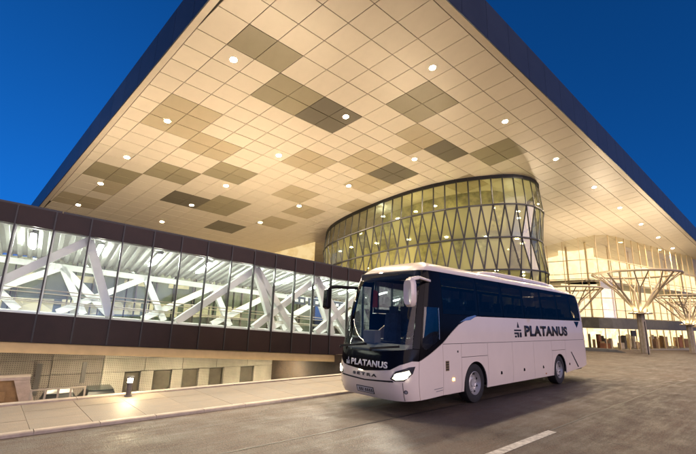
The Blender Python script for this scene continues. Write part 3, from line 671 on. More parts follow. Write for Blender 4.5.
# ochre ramp block with white coping on the far left
rw = empty('ramp_block', BN * 19.3 + V(0, 0, YARD_Z), BT); tag(rw, 'ochre walled ramp block with white concrete coping in the sunken yard', 'ramp')
m = MB(); m.prism([(-9, 0), (.55, 0), (-.15, 2.92), (-9, 2.92)], V(1, 0, 0), V(0, 0, 1), V(0, .5, 0)); m.build('ochre_core', MT['ochre'], rw)
for r in range(2):
    zz = 2.22 + .34 * r; xe = .42 - .24 * (zz / 2.92) * 3 * .97
    x = -4.2 + (.3 if r % 2 else 0)
    while x + .6 < xe - .25: m = MB(); m.box((x + .3, -.03, zz + .17), (.585, .06, .325)); m.build('brick', MT['ochre'], rw); x += .6
m = MB(); m.obox((-9, -.12, 2.93), (9.0, 0, 0), (0, .72, 0), (0, 0, .10)); m.build('coping', MT['kerb'], rw)
m = MB(); m.prism([(-.45, 2.92), (-.02, 2.92), (.62, .9), (.25, .9)], V(1, 0, 0), V(0, 0, 1), V(0, .2, 0), V(0, -.14, 0)); m.build('end_coping', MT['kerb'], rw)
m = MB(); m.prism([(-9, 0), (2.6, 0), (2.4, 1.3), (.6, 2.05), (-9, 2.3)], V(1, 0, 0), V(0, 0, 1), V(0, 1.7, 0), V(0, -1.9, 0)); m.build('ramp_slope', MT['ochre'], rw)

# guard rail at the back of the pavement
rl = empty('guard_rail', sn(1.12, BACK + .12, -.08), TH); tag(rl, 'short low steel guard rail behind the pavement by the parked cars', 'railing')
xs = [0, .27, .52, .77, 1.06]
for x in xs: m = MB(); m.bar((x, 0, -.5), (x, 0, .36), .025, .04, (1, 0, 0)); m.build('post', MT['rail'], rl)
m = MB(); m.bar((-.02, 0, .37), (1.08, 0, .37), .04, .025); m.build('top_rail', MT['rail'], rl)
m = MB(); m.bar((-.02, .03, .02), (1.08, .03, .02), .02, .03); m.build('lower_rail', MT['rail'], rl)

# bollard lamp
BOL = emit('bollard_lens', (1, .80, .48), 330)
bo = empty('bollard_lamp', sn(3.05, BACK - .38, .058)); bo.rotation_euler = (0, 0, TH); tag(bo, 'small lit bollard lamp at the pavement edge in front of the doors', 'lamp')
m = MB(); m.lathe([(0, 0), (.09, 0), (.09, .02), (.06, .03), (.06, .33), (0, .33)], n=16); m.build('post', MT['bollard'], bo, True)
m = MB(); m.lathe([(0, .33), (.055, .33), (.055, .43), (0, .43)], n=16); m.build('lens', BOL, bo, True)
m = MB(); m.lathe([(0, .43), (.085, .43), (.08, .47), (0, .48)], n=16); m.build('cap', MT['bollard'], bo, True)
# lamps added out of view under the bridge to light the service doors
for x in (-4.0, 2.5, 7.5, 13.0):
    yl = empty('added_yard_light', bp(x, 4.2, -.44)); tag(yl, 'flat lit lamp added under the bridge above the yard', 'lamp', 'added lamps under the bridge')
    m = MB(); m.box((0, 0, -.05), (.5, .25, .1)); m.build('housing', MT['bollard'], yl)
    m = MB(); m.box((0, 0, -.104), (.44, .2, .006)); m.build('lens', emit('added_yard_lens', (1, .84, .56), 580), yl)

# ------------------------------------------------------------------ parked cars in the yard
def car(loc, rz, paint, label):
    o = empty('parked_car', loc, rz); tag(o, label, 'car', 'cars parked in the sunken yard')
    W = .86
    sec = [(-2.05, .28, .62), (-2.0, .26, .80), (-1.2, .24, .93), (-.2, .24, .95), (1.2, .24, .95), (1.9, .28, .92), (2.02, .32, .7)]
    m = MB(); n = 8; ring = []
    for x, z0, z1 in sec:
        w = W * (.9 if abs(x) > 1.95 else 1)
        ring.append([(x, -w * .92, z0), (x, -w, z0 + .15), (x, -w, z1 - .18), (x, -w * .9, z1), (x, w * .9, z1), (x, w, z1 - .18), (x, w, z0 + .15), (x, w * .92, z0)])
    vs = [p for r in ring for p in r]; fs = []
    for i in range(len(ring) - 1):
        for k in range(n): fs.append((i * n + k, i * n + (k + 1) % n, (i + 1) * n + (k + 1) % n, (i + 1) * n + k))
    fs += [tuple(range(n))[::-1], tuple(range((len(ring) - 1) * n, len(ring) * n))]
    m.add(vs, fs); m.build('body', paint, o, True, bevel=.03)
    rf = [(-1.15, .93), (-.35, 1.42), (.9, 1.47), (1.75, .95)]
    m = MB(); a = [(x, -W * (.88 if z < 1 else .66), z) for x, z in rf]; b = [(x, -y, z) for x, y, z in a]
    m.add(a + b, [(0, 1, 2, 3), (7, 6, 5, 4), (0, 4, 5, 1), (2, 6, 7, 3)]); m.build('window', MT['black'], o)
    m = MB(); m.obox((-.40, -W * .67, 1.425), (1.34, 0, .05), (0, W * 1.34, 0), (0, 0, .04)); m.build('roof', paint, o, bevel=.015)
    for x in (-1.3, 1.3):
        for s in (-1, 1):
            m = MB(); m.lathe([(.2, s * .74), (.3, s * .74), (.32, s * .76), (.32, s * .86), (.3, s * .885), (.2, s * .885)], 'Y', 20, (x, 0, .32)); w = m.build('wheel', MT['black'], o, True)
            m = MB(); m.lathe([(0, s * .86), (.19, s * .87), (.2, s * .875)], 'Y', 14, (x, 0, .32)); m.build('rim', MT['rail'], w, True)
    for s in (-1, 1): m = MB(); m.box((-2.03, s * .6, .68), (.08, .3, .13)); m.build('headlight', MT['steelwhite'], o, bevel=.02)
    m = MB(); m.box((-2.07, 0, .5), (.03, .5, .11)); m.build('number_plate', MT['steelwhite'], o)
    return o
def yw(u, n, z=YARD_Z): p = BU * u + BN * n; p.z = z; return p
car(yw(1.25, 25.6), BT + R(88), mat('white_car_paint', (.75, .75, .73), .25, coat=.6, var=.02), 'white car parked in the sunken yard beyond the guard rail')
car(yw(3.05, 25.7), BT + R(92), mat('grey_car_paint', (.05, .06, .06), .25, coat=.6, var=.02), 'dark grey car parked beside the white one below the pavement')

# ------------------------------------------------------------------ the coach
def lerp_tab(tab):
    xs=[a for a,b in tab]; ys=[b for a,b in tab]
    def fn(v):
        if v<=xs[0]: return ys[0]
        if v>=xs[-1]: return ys[-1]
        i=bisect.bisect_right(xs,v)-1
        # smooth catmull
        t=(v-xs[i])/(xs[i+1]-xs[i])
        def m(k):
            if k==0: return (ys[1]-ys[0])/(xs[1]-xs[0])
            if k==len(xs)-1: return (ys[-1]-ys[-2])/(xs[-1]-xs[-2])
            d0=(ys[k]-ys[k-1])/(xs[k]-xs[k-1]); d1=(ys[k+1]-ys[k])/(xs[k+1]-xs[k])
            return 0 if d0*d1<=0 else 2*d0*d1/(d0+d1)
        h=xs[i+1]-xs[i]; t2=t*t; t3=t2*t
        return (2*t3-3*t2+1)*ys[i]+(t3-2*t2+t)*h*m(i)+(-2*t3+3*t2)*ys[i+1]+(t3-t2)*h*m(i+1)
    return fn
f_front=lerp_tab([(.25,.17),(.45,.06),(.8,0),(1.2,.03),(1.5,.09),(2.0,.21),(2.6,.41),(3.0,.58),(3.25,.72),(3.42,.88),(3.56,1.12),(3.67,1.42)])
w_half=lerp_tab([(.25,1.235),(.5,1.265),(1.0,1.275),(1.9,1.268),(2.6,1.238),(3.15,1.2),(3.36,1.165),(3.5,1.09),(3.6,.96),(3.67,.72)])
r_rear=lerp_tab([(.25,12.1),(.6,12.28),(1.0,12.3),(1.6,12.28),(2.5,12.2),(3.2,12.05),(3.4,11.9),(3.55,11.5)])
NX=4.4
# reference nose outline: unit superellipse (cx, sy) tabulated by arc length
def _tab():
    q0 = .5 ** (1 / NX); U = []
    for i in range(160): cx = q0 * i / 160; U.append((cx, -(1 - cx ** NX) ** (1 / NX)))
    for i in range(241): sy = q0 * (1 - i / 240); U.append(((1 - sy ** NX) ** (1 / NX), -sy))
    U += [(c, -y) for c, y in U[-2::-1]]
    T = []; L = 0
    for i, (c, y) in enumerate(U):
        if i: L += math.hypot(1.5 * (c - U[i - 1][0]), 1.275 * (y - U[i - 1][1]))
        T.append((L, c, y))
    return T
ARC = _tab(); ARCL = ARC[-1][0]
_neg = [q[0] for q in ARC]
def S(t,z,off=0.0):
    """bus surface: t>=0 visible side (y<0) x=1.5+t ; -ARCL<=t<=0 nose"""
    def raw(t,z):
        w=w_half(z)
        if t>=0:
            x=1.5+t; r=r_rear(z); D=.45
            if x>r-D:
                q=min(1,(x-(r-D))/D); y=-w*(.62+.38*(max(0,1-q**2.6))**(1/2.6))
                x=min(x,r)
                return (x,y,z)
            return (x,-w,z)
        v=-t
        i=min(max(bisect.bisect_right(_neg,v)-1,0),len(_neg)-2)
        a=(v-_neg[i])/max(1e-9,_neg[i+1]-_neg[i])
        cx=ARC[i][1]+(ARC[i+1][1]-ARC[i][1])*a; sy=ARC[i][2]+(ARC[i+1][2]-ARC[i][2])*a
        x=1.5-(1.5-f_front(z))*cx; y=w*sy
        return (x,y,z)
    p=raw(t,z)
    if off:
        e=.01
        a=raw(t+e,z);b=raw(t-e,z);c=raw(t,z+e);d=raw(t,z-e)
        u=[a[i]-b[i] for i in range(3)];v=[c[i]-d[i] for i in range(3)]
        n=[u[1]*v[2]-u[2]*v[1],u[2]*v[0]-u[0]*v[2],u[0]*v[1]-u[1]*v[0]]
        l=math.sqrt(sum(k*k for k in n)) or 1
        # outward: for side (u=+x,v=+z): n=(0*1-0.., ) = x cross z = -y  -> outward
        p=tuple(p[i]+off*n[i]/l for i in range(3))
    return p
bus = empty('coach', (.504, 10.307, 0), .741616)
tag(bus, 'white touring coach with black glazing and PLATANUS lettering parked at the kerb', 'bus')
def pmat(name, c, rough=.28, coat=1.0, spec=.5, metal=0): return mat(name, c, rough, metal, var=.03, vs=1.5, coat=coat, spec=spec)
PAINT = pmat('coach_white_paint', (.87, .775, .69)); BLACKG = mat('coach_black_gloss', (.006, .006, .008), .10, var=.1, spec=.12); RUB = mat('rubber', (.015, .015, .016), .75, var=.2, vs=8)
SILV = mat('silver_trim', (.62, .62, .64), .25, metal=.9, var=.05); DARKI = mat('coach_interior_dark', (.03, .035, .05), .7, var=.3); INTG = mat('coach_interior_grey', (.22, .22, .24), .7, var=.1)
RIMM = mat('wheel_alloy', (.55, .54, .53), .42, metal=.55, var=.1)
SEATM = mat('coach_seat_fabric', (.035, .045, .09), .9, var=.3, vs=6); LETTER = mat('coach_lettering', (.012, .012, .016), .4, var=.05); LETW = mat('coach_lettering_white', (.82, .82, .84), .4, var=.02)
SIDEG = glass('coach_side_glass', (.24, .25, .26), .03, fk=.17); WSG = glass('coach_windscreen', (.80, .86, .86), .02, fk=.4); DRVG = glass('coach_driver_glass', (.6, .64, .62), .07)
def inpoly(p, poly):
    x, y = p; c = False; n = len(poly)
    for i in range(n):
        x1, y1 = poly[i]; x2, y2 = poly[(i + 1) % n]
        if (y1 > y) != (y2 > y) and x < (x2 - x1) * (y - y1) / (y2 - y1) + x1: c = not c
    return c
def dens(poly, h):
    out = []
    for i in range(len(poly)):
        a, b = poly[i], poly[(i + 1) % len(poly)]; k = max(1, int(math.dist(a, b) / h + .999))
        out += [(a[0] + (b[0] - a[0]) * j / k, a[1] + (b[1] - a[1]) * j / k) for j in range(k)]
    return out
def shrink(poly, g):
    """move every edge inwards by g so neighbouring panels leave a shut line"""
    A = sum(a[0] * b[1] - b[0] * a[1] for a, b in zip(poly, poly[1:] + poly[:1])); sg = 1 if A > 0 else -1
    out = []; n = len(poly)
    for i in range(n):
        a, b, c = Vector(poly[i - 1]), Vector(poly[i]), Vector(poly[(i + 1) % n])
        d1, d2 = (b - a).normalized(), (c - b).normalized(); n1 = Vector((-d1.y, d1.x)) * sg; n2 = Vector((-d2.y, d2.x)) * sg
        nn = n1 + n2; l = nn.length
        out.append(tuple(b + nn * (g * 2 / max(l * l, .5))))
    return out
def chart(poly, holes=(), h=.10, gap=0.007):
    poly = shrink(poly, gap) if gap else poly
    P = dens(poly, h); loops = [P] + [dens(q, .05) for q in holes]
    pts = []; edges = []
    for L in loops:
        o = len(pts); pts += L; edges += [(o + i, o + (i + 1) % len(L)) for i in range(len(L))]
    x0, x1 = min(p[0] for p in P), max(p[0] for p in P); y0, y1 = min(p[1] for p in P), max(p[1] for p in P)
    nx, ny = int((x1 - x0) / h) + 1, int((y1 - y0) / h) + 1
    nb = list(pts)
    for i in range(1, nx):
        for j in range(1, ny):
            p = (x0 + (x1 - x0) * i / nx, y0 + (y1 - y0) * j / ny)
            if inpoly(p, P) and not any(inpoly(p, q) for q in loops[1:]) and min((p[0] - q[0]) ** 2 + (p[1] - q[1]) ** 2 for q in nb) > (h * .35) ** 2: pts.append(p)
    vs, _, fs, _, _, _ = delaunay_2d_cdt([Vector(p) for p in pts], edges, [], 0, 1e-5)
    fs = [f for f in fs if inpoly(((vs[f[0]].x + vs[f[1]].x + vs[f[2]].x) / 3, (vs[f[0]].y + vs[f[1]].y + vs[f[2]].y) / 3), P)
          and not any(inpoly(((vs[f[0]].x + vs[f[1]].x + vs[f[2]].x) / 3, (vs[f[0]].y + vs[f[1]].y + vs[f[2]].y) / 3), q) for q in loops[1:])]
    return [(v.x, v.y) for v in vs], fs
def patch(name, poly, mt, parent=None, holes=(), off=0, rim=.025, h=.12, gap=.006, mirror=False, smooth=True):
    vs2, fs = chart(poly, holes, h, gap)
    res = []
    for mir in ((False, True) if mirror else (False,)):
        me = bpy.data.meshes.new(name); bm = bmesh.new()
        bv = []
        for t, z in vs2:
            x, y, zz = S(t, z, off); bv.append(bm.verts.new((x, -y if mir else y, zz)))
        for f in fs:
            q = [bv[i] for i in f]
            try: bm.faces.new(q)
            except ValueError: pass
        # orient outwards
        bm.normal_update()
        for f in bm.faces:
            c = f.calc_center_median(); outw = Vector((c.x - 3.0 if c.x < 3 else 0, c.y * 2, .2))
            if f.normal.dot(outw) < 0: f.normal_flip()
        if rim:
            be = [e for e in bm.edges if len(e.link_faces) == 1]
            cen = {}
            for e in be:
                for v in e.verts:
                    if v not in cen:
                        n = Vector((0, 0, 0))
                        for lf in v.link_faces: n += lf.normal
                        cen[v] = bm.verts.new(v.co - n.normalized() * rim)
            for e in be:
                a, b = e.verts; f = bm.faces.new((a, b, cen[b], cen[a]))
                f.normal_update()
                nb = e.link_faces[0].calc_center_median(); mid = (a.co + b.co) / 2
                if f.normal.dot(mid - nb) < 0: f.normal_flip()
        bm.to_mesh(me); bm.free(); me.materials.append(mt)
        if smooth:
            me.polygons.foreach_set('use_smooth', [True] * len(me.polygons))
            try: me.set_sharp_from_angle(angle=R(40))
            except Exception: pass
        o = bpy.data.objects.new(name, me); col.objects.link(o); o.parent = parent or bus; res.append(o)
    return res[0]
TC = -ARCL / 2                                   # nose centre line
mirt = lambda t: 2 * TC - t
ZR = 3.38
TF = -.94                                        # seam between nose and flank
mask = [(TF, 1.17), (-1.15, 1.18), (-1.44, 1.09), (-1.67, .97), (-1.97, .935), (TC, .885)]
mask_f = mask + [(mirt(t), z) for t, z in mask[-2::-1]]
flank = [(TF, 1.17), (-.5, 1.35), (0, 1.575), (.4, 1.83), (.78, 2.04), (1.2, 2.19), (1.75, 2.28)]
def flz(t):
    if t >= 1.75: return 2.28 + .003 * (t - 1.75)
    for (a, za), (b, zb) in zip(flank, flank[1:]):
        if a <= t <= b: return za + (zb - za) * (t - a) / (b - a)
    return 1.17
# nose
front = patch('front_bumper', [(mirt(TF), .30), (mirt(-1.4), .28), (TC, .27), (-1.4, .28), (TF, .30)] + mask_f, PAINT, h=.09)
patch('grille_slot', [(mirt(-1.58), .70), (TC, .655), (-1.58, .70), (-1.60, .735), (TC, .685), (mirt(-1.60), .735)], RUB, front, off=.006, rim=.01, gap=0)
patch('bumper_seam', [(mirt(-1.36), .30), (mirt(-1.372), .30), (mirt(-1.372), .70), (mirt(-1.36), .70)], RUB, front, off=.003, rim=.004, gap=0)
patch('bumper_seam', [(-1.36, .30), (-1.372, .30), (-1.372, .70), (-1.36, .70)], RUB, front, off=.003, rim=.004, gap=0)
wl = [(-1.16, 1.45), (-1.5, 1.42), (-2.0, 1.375), (TC, 1.36)]; wl_f = wl + [(mirt(t), z) for t, z in wl[-2::-1]]
patch('front_mask', mask_f[::-1] + [(TF, 1.17), (TF, 1.44)] + wl_f + [(mirt(TF), 1.44)], BLACKG, h=.09)
wt = [(-1.16, ZR), (TC, ZR), (mirt(-1.16), ZR)]
patch('windscreen', wl_f[::-1] + [(-1.165, 2.4)] + wt + [(mirt(-1.165), 2.4)], WSG, h=.12, rim=0)
patch('pillar', [(-1.155, 1.455), (TF, 1.445), (TF, ZR), (-1.155, ZR)], BLACKG, mirror=True, gap=.002)
# flank: black cab side with the driver window cut out
drw = [(-.86, 1.50), (-.72, 1.40), (-.14, 1.64), (-.13, 2.45), (-.88, 2.45)]
cab = [(t, z) for t, z in flank] + [(1.75, 2.295), (.06, 2.295), (.06, ZR), (TF, ZR)]
patch('cab_side', cab, BLACKG, holes=[drw], h=.1)
patch('driver_window', drw, DRVG, off=-.012, rim=0, h=.15)
def far_side(o):
    """swing a flank piece over to the kerb side"""
    for v in o.data.vertices: v.co.y = -v.co.y
    o.data.flip_normals(); return o
dgl = [(-.86, .55), (-.06, .57), (-.06, 3.05), (-.86, 3.05)]
door = far_side(patch('entrance_door', [(TF, .31), (0, .335), (.06, 2.295), (.06, ZR), (TF, ZR)], BLACKG, holes=[dgl], h=.12))
far_side(patch('door_glass', dgl, DRVG, door, off=-.012, rim=0, h=.25))
far_side(patch('cab_side', [(0.0, 1.575), (.4, 1.83), (.78, 2.04), (1.2, 2.19), (1.75, 2.28), (1.75, 2.295), (.065, 2.295)], BLACKG, h=.12))
patch('window_frame', [(-.155, 1.66), (-.135, 1.66), (-.135, 2.44), (-.155, 2.44)], SILV, off=.004, rim=.01, gap=0)
gl = [.06, 1.85, 3.36, 4.86, 6.36, 7.86, 9.25, 10.22]
for a, b in zip(gl, gl[1:]):
    patch('side_window', [(a, flz(max(a, 1.75)) + .012), (b, flz(b) + .012), (b, ZR), (a, ZR)], SIDEG, h=.3, rim=.015, gap=.006, mirror=True)
patch('window_backing', [(.07, 2.30), (10.2, 2.30), (10.2, ZR), (.07, ZR)], DARKI, holes=[[(a + .09, 2.42), (b - .09, 2.42), (b - .09, 3.26), (a + .09, 3.26)] for a, b in zip(gl, gl[1:])], off=-.03, rim=0, h=.4, mirror=True)
# flank panels
def arch(tc, r=.60, n=18): return [(tc + r * math.cos(math.pi * k / n), .46 + r * math.sin(math.pi * k / n)) for k in range(n + 1)]
def arch_panel(t0, t1, tc):
    return [(t0, .34)] + [(t0, 1.2), (t1, 1.2), (t1, .34)] + [(tc + .60, .34)] + arch(tc) + [(tc - .60, .34)]
AF, AR = 1.55, 7.56
patch('front_corner_panel', [(TF, .30), (.0, .335), (.0, 1.575), (-.5, 1.35), (TF, 1.17)], PAINT)
locker = patch('locker_door', [(0, .335), (.84, .34), (.84, 1.55), (0, 1.55)], PAINT, mirror=True)
patch('arch_panel', arch_panel(.84, 2.23, AF), PAINT, mirror=True, h=.14)
patch('flank_panel', [(.84, 1.2), (2.23, 1.2), (2.23, 1.55), (.84, 1.55)], PAINT, mirror=True)
for a, b, ht in ((2.23, 3.76, 2.99), (3.76, 5.32, 4.52), (5.32, 6.86, 6.02)):
    f = patch('luggage_flap', [(a, .34), (b, .34), (b, 1.55), (a, 1.55)], PAINT, mirror=True, h=.2)
    patch('flap_handle', [(ht - .05, .64), (ht + .05, .64), (ht + .03, .72), (ht - .03, .73)], BLACKG, f, off=.012, rim=.012, gap=0)
patch('arch_panel', arch_panel(6.86, 8.2, AR), PAINT, mirror=True, h=.14)
patch('flank_panel', [(6.86, 1.2), (8.2, 1.2), (8.2, 1.55), (6.86, 1.55)], PAINT, mirror=True)
rq = patch('rear_quarter_panel', [(8.2, .36), (10.0, .46), (10.72, .58), (10.72, 1.55), (8.2, 1.55)], PAINT, mirror=True, h=.12)
patch('flap_handle', [(8.46, .62), (8.54, .62), (8.53, .70), (8.47, .70)], BLACKG, rq, off=.01, rim=.01, gap=0)
patch('air_intake', [(8.72, 1.10), (8.80, 1.10), (9.50, .50), (9.38, .50)], RUB, rq, off=.006, rim=.01, gap=0)
patch('belt_panel', [(0.0, 1.55)] + [(10.72, 1.55), (10.72, 2.31)] + [(t, z - .004) for t, z in flank[::-1] if t >= 0], PAINT, mirror=True, h=.2)
patch('upper_rear_corner', [(10.22, 2.31), (10.72, 2.31), (10.6, ZR), (10.22, ZR)], PAINT, mirror=True)
patch('swoosh_trim', [(.80, 2.09), (1.20, 2.235), (1.62, 2.305), (1.72, 2.29), (1.62, 2.25), (1.38, 2.17), (1.05, 2.14)], SILV, off=.008, rim=.012, gap=0, mirror=True, h=.06)
patch('rear_chevron', [(9.42, 2.27), (10.0, 2.27), (9.68, 2.02)], BLACKG, off=.005, rim=.005, gap=0)
patch('door_vent', [(.10, .90), (.25, .90), (.25, 1.14), (.10, 1.14)], mat('vent_bronze', (.18, .13, .06), .5, var=.3), locker, off=.005, rim=.008, gap=0)
for k in range(4): patch('vent_slat', [(.115, .925 + .055 * k), (.235, .925 + .055 * k), (.235, .95 + .055 * k), (.115, .95 + .055 * k)], RUB, locker, off=.010, rim=.006, gap=0)
patch('fuel_lock', [(.645, 1.325), (.695, 1.325), (.695, 1.375), (.645, 1.375)], RUB, locker, off=.006, rim=.008, gap=0)
patch('side_marker', [(.40, .65), (.49, .65), (.49, .71), (.40, .71)], emit('amber_marker', (1, .45, .07), 9), locker, off=.01, rim=.012, gap=0)
patch('side_marker', [(6.2, .43), (6.28, .43), (6.28, .47), (6.2, .47)], mat('amber_lens', (.5, .2, .03), .3), off=.008, rim=.01, gap=0)
# inner lining behind the shut lines
for a, b in ((.02, .9), (2.22, 6.9), (8.22, 10.6)):
    patch('inner_lining', [(a, .36), (b, .36 if b < 9 else .6), (b, 2.2 if a > 1 else 1.2), (a, 2.2 if a > 1 else 1.1)], RUB, off=-.035, rim=0, h=.4, mirror=True, gap=0)
# roof skin
m = MB(); zs = [ZR + .004, 3.44, 3.5, 3.55, 3.6, 3.64, 3.67]; ts = [-ARCL / 2 * (1 - k / 16) for k in range(17)] + [.6, 2, 4, 6, 8, 9.5, 10.2, 10.45, 10.7]
half = [[S(t, z) for t in ts] for z in zs]; k = len(ts); N2 = 2 * k - 1
rows = []
for r in half: rows.append([(x, -y, z) for x, y, z in r[::-1]] + [(x, y, z) for x, y, z in r[1:]])
vs = [p for r in rows for p in r]; fs = []
for i in range(len(rows) - 1):
    for j in range(N2 - 1): fs.append((i * N2 + j, i * N2 + j + 1, (i + 1) * N2 + j + 1, (i + 1) * N2 + j))
    fs.append((i * N2 + N2 - 1, i * N2, (i + 1) * N2, (i + 1) * N2 + N2 - 1))
o = (len(rows) - 1) * N2
for j in range(N2 // 2): fs.append((o + j, o + j + 1, o + N2 - 2 - j, o + N2 - 1 - j)) if N2 - 2 - j > j + 1 else None
m.add(vs, fs); m.build('roof', PAINT, bus, 'all')
m = MB(); P = []      # rear wall
for z in (.58, .9, 1.3, 1.8, 2.3, 2.8, 3.2, ZR):
    p = S(10.72, z); P.append(((p[0], p[1], z), (p[0], -p[1], z)))
m.add([q for p in P for q in p], [(2 * i, 2 * i + 1, 2 * i + 3, 2 * i + 2) for i in range(len(P) - 1)]); m.build('rear_wall', PAINT, bus)
TAILR = mat('tail_lens', (.35, .01, .01), .2, coat=.5)
for s in (-1, 1):
    m = MB(); m.box((12.24, s * 1.08, 1.28), (.12, .16, .36)); m.build('tail_light', TAILR, bus, bevel=.03)
# roof fairing
m = MB(); st = [(4.2, .0, .80), (4.55, .10, .90), (5.2, .15, .94), (7.0, .17, .95), (9.2, .15, .94), (10.0, .09, .90), (10.5, .0, .80)]; n = 11; vs = []
for x, hh, w in st:
    for j in range(n):
        a = math.pi * j / (n - 1); vs.append((x, -w * math.copysign(abs(math.cos(a)) ** .5, math.cos(a)), 3.615 + (hh + .03) * abs(math.sin(a)) ** .45))
fs = [(i * n + j, i * n + j + 1, (i + 1) * n + j + 1, (i + 1) * n + j) for i in range(len(st) - 1) for j in range(n - 1)]
m.add(vs, fs); m.build('roof_fairing', PAINT, bus, 'all')
# headlights
LAMPG = mat('headlight_housing', (.05, .05, .055), .15, metal=.6); HLE = emit('headlight_glow', (1, .93, .78), 30); HLD = emit('headlight_reflector', (1, .88, .66), 1.1); HLG = glass('headlight_cover', (.9, .9, .9), .08)
hlp = [(-1.66, .77), (-1.54, .725), (-1.33, .74), (-1.12, .90), (-1.055, 1.06), (-1.22, 1.045), (-1.54, .94)]
for mm in (0, 1):
    q = [(mirt(t), z) for t, z in hlp][::-1] if mm else hlp
    hl = patch('headlight', q, LAMPG, h=.05, off=.006, rim=.015, gap=0)
    lq = [(-1.61, .79), (-1.52, .752), (-1.34, .768), (-1.17, .895), (-1.22, .975), (-1.51, .905)]
    patch('lamp_lens', [(mirt(t), z) for t, z in lq][::-1] if mm else lq, HLD, hl, h=.05, off=.014, rim=.008, gap=0)
    for tc, zc, r in ((-1.50, .828, .062), (-1.31, .862, .066)):
        tt = mirt(tc) if mm else tc
        patch('lamp_bulb', [(tt + r * math.cos(2 * math.pi * k / 14), zc + r * math.sin(2 * math.pi * k / 14)) for k in range(14)], HLE, hl, h=.05, off=.022, rim=.007, gap=0)
    tt = mirt(-1.31) if mm else -1.31
    fl = patch('fog_lamp', [(tt + .05 * math.cos(2 * math.pi * k / 12), .50 + .045 * math.sin(2 * math.pi * k / 12)) for k in range(12)], RUB, h=.05, off=.006, rim=.01, gap=0)
    patch('lamp_lens', [(tt + .035 * math.cos(2 * math.pi * k / 12), .50 + .03 * math.sin(2 * math.pi * k / 12)) for k in range(12)], INTG, fl, h=.05, off=.012, rim=.006, gap=0)
    x, y, z = S(mirt(-1.50) if mm else -1.50, .835, .06)
    ld = bpy.data.lights.new('headlight', 'SPOT'); ld.energy = 110; ld.color = (1, .9, .72); ld.spot_size = R(95); ld.spot_blend = .9; ld.shadow_soft_size = .06
    lo = bpy.data.objects.new('headlight_beam', ld); col.objects.link(lo); lo.parent = bus; lo.location = (x, y, z); lo.rotation_euler = V(-1, -.10, -.13).to_track_quat('-Z', 'Y').to_euler()
# number plate
pl = patch('number_plate', [(mirt(-2.19) - .02, .38), (-2.19 + -.02, .38), (-2.21, .50), (mirt(-2.19) - .02, .50)], mat('plate_white', (.55, .55, .57), .4), h=.1, off=.012, rim=.012, gap=0)
patch('plate_frame', [(mirt(-2.17) - .02, .365), (-2.19, .365), (-2.19, .515), (mirt(-2.17) - .02, .515)], RUB, pl, h=.1, off=.008, rim=.01, gap=0)
for k, w in enumerate((.05, .05, .02, .05, .05, .05, .05)): patch('plate_character', [(mirt(-2.25) + .068 * k, .405), (mirt(-2.25) + .068 * k + w * .8, .405), (mirt(-2.25) + .068 * k + w * .8, .475), (mirt(-2.25) + .068 * k, .475)], LETTER, pl, h=.1, off=.0145, rim=.002, gap=0)
# lettering
def text_polys(txt, bold=.02, sp=1.08):
    cu = bpy.data.curves.new('lettering', 'FONT'); cu.body = txt; cu.size = 1; cu.offset = bold; cu.fill_mode = 'FRONT'; cu.space_character = sp; cu.resolution_u = 4
    ob = bpy.data.objects.new('lettering', cu); col.objects.link(ob); dg = bpy.context.evaluated_depsgraph_get(); dg.update()
    me = bpy.data.meshes.new_from_object(ob.evaluated_get(dg)); bpy.data.objects.remove(ob); return me
def lettering(name, txt, t0, t1, z0, z1, mt, parent, off=.006, sp=1.08, bold=.02):
    me = text_polys(txt, bold, sp); bm = bmesh.new(); bm.from_mesh(me); bpy.data.meshes.remove(me)
    bmesh.ops.triangulate(bm, faces=bm.faces)
    xs = [v.co.x for v in bm.verts]; ys = [v.co.y for v in bm.verts]; a, b, c, d = min(xs), max(xs), min(ys), max(ys)
    for v in bm.verts:
        v.co = S(t0 + (t1 - t0) * (v.co.x - a) / (b - a), z0 + (z1 - z0) * (v.co.y - c) / (d - c), off)
    r = bmesh.ops.extrude_face_region(bm, geom=bm.faces[:])
    cen = V(4, 0, 1.5)
    for v in [g for g in r['geom'] if isinstance(g, bmesh.types.BMVert)]:
        v.co += V(0, -.003, 0) if t0 > 0 else V(-.003, 0, 0)
    bmesh.ops.recalc_face_normals(bm, faces=bm.faces)
    me = bpy.data.meshes.new(name); bm.to_mesh(me); bm.free(); me.materials.append(mt)
    o = bpy.data.objects.new(name, me); col.objects.link(o); o.parent = parent; return o
lettering('side_lettering', 'PLATANUS', 4.72, 8.55, 1.70, 2.06, LETTER, bus, bold=.055)
lettering('front_lettering', 'PLATANUS', -2.95, -1.74, .985, 1.135, LETW, bus, off=.008, bold=.04)
lettering('maker_badge', 'SETRA', -2.86, -2.05, .765, .835, LETTER, bus, off=.008, bold=.05, sp=1.5)
def logo(t0, t1, z0, z1, mt, off):
    f = lambda x, y: (t0 + (t1 - t0) * x, z0 + (z1 - z0) * y)
    e = bus
    for q in ([(.40, .62), (.56, 1.0), (.72, .62)], [(.0, .50), (.95, .50), (.95, .40), (.0, .40)][::1], [(.0, .32), (.62, .32), (.62, .0), (.40, .0), (.40, .20), (.0, .20)], [(.72, .32), (.98, .32), (.98, .0), (.72, .0)], [(.05, .12), (.30, .12), (.30, .0), (.05, .0)]):
        patch('logo_shape', [f(x, y) for x, y in q], mt, e, off=off, rim=.003, gap=0, h=.2)
logo(3.98, 4.50, 1.68, 2.17, LETTER, .006); logo(-3.15, -3.01, .985, 1.16, LETW, .008)
for k in range(2): patch('small_print', [(-.40 + .08 * k, .50 - .055 * k), (-.03, .515 - .055 * k), (-.03, .53 - .055 * k), (-.40 + .08 * k, .515 - .055 * k)], INTG, off=.003, rim=.002, gap=0)
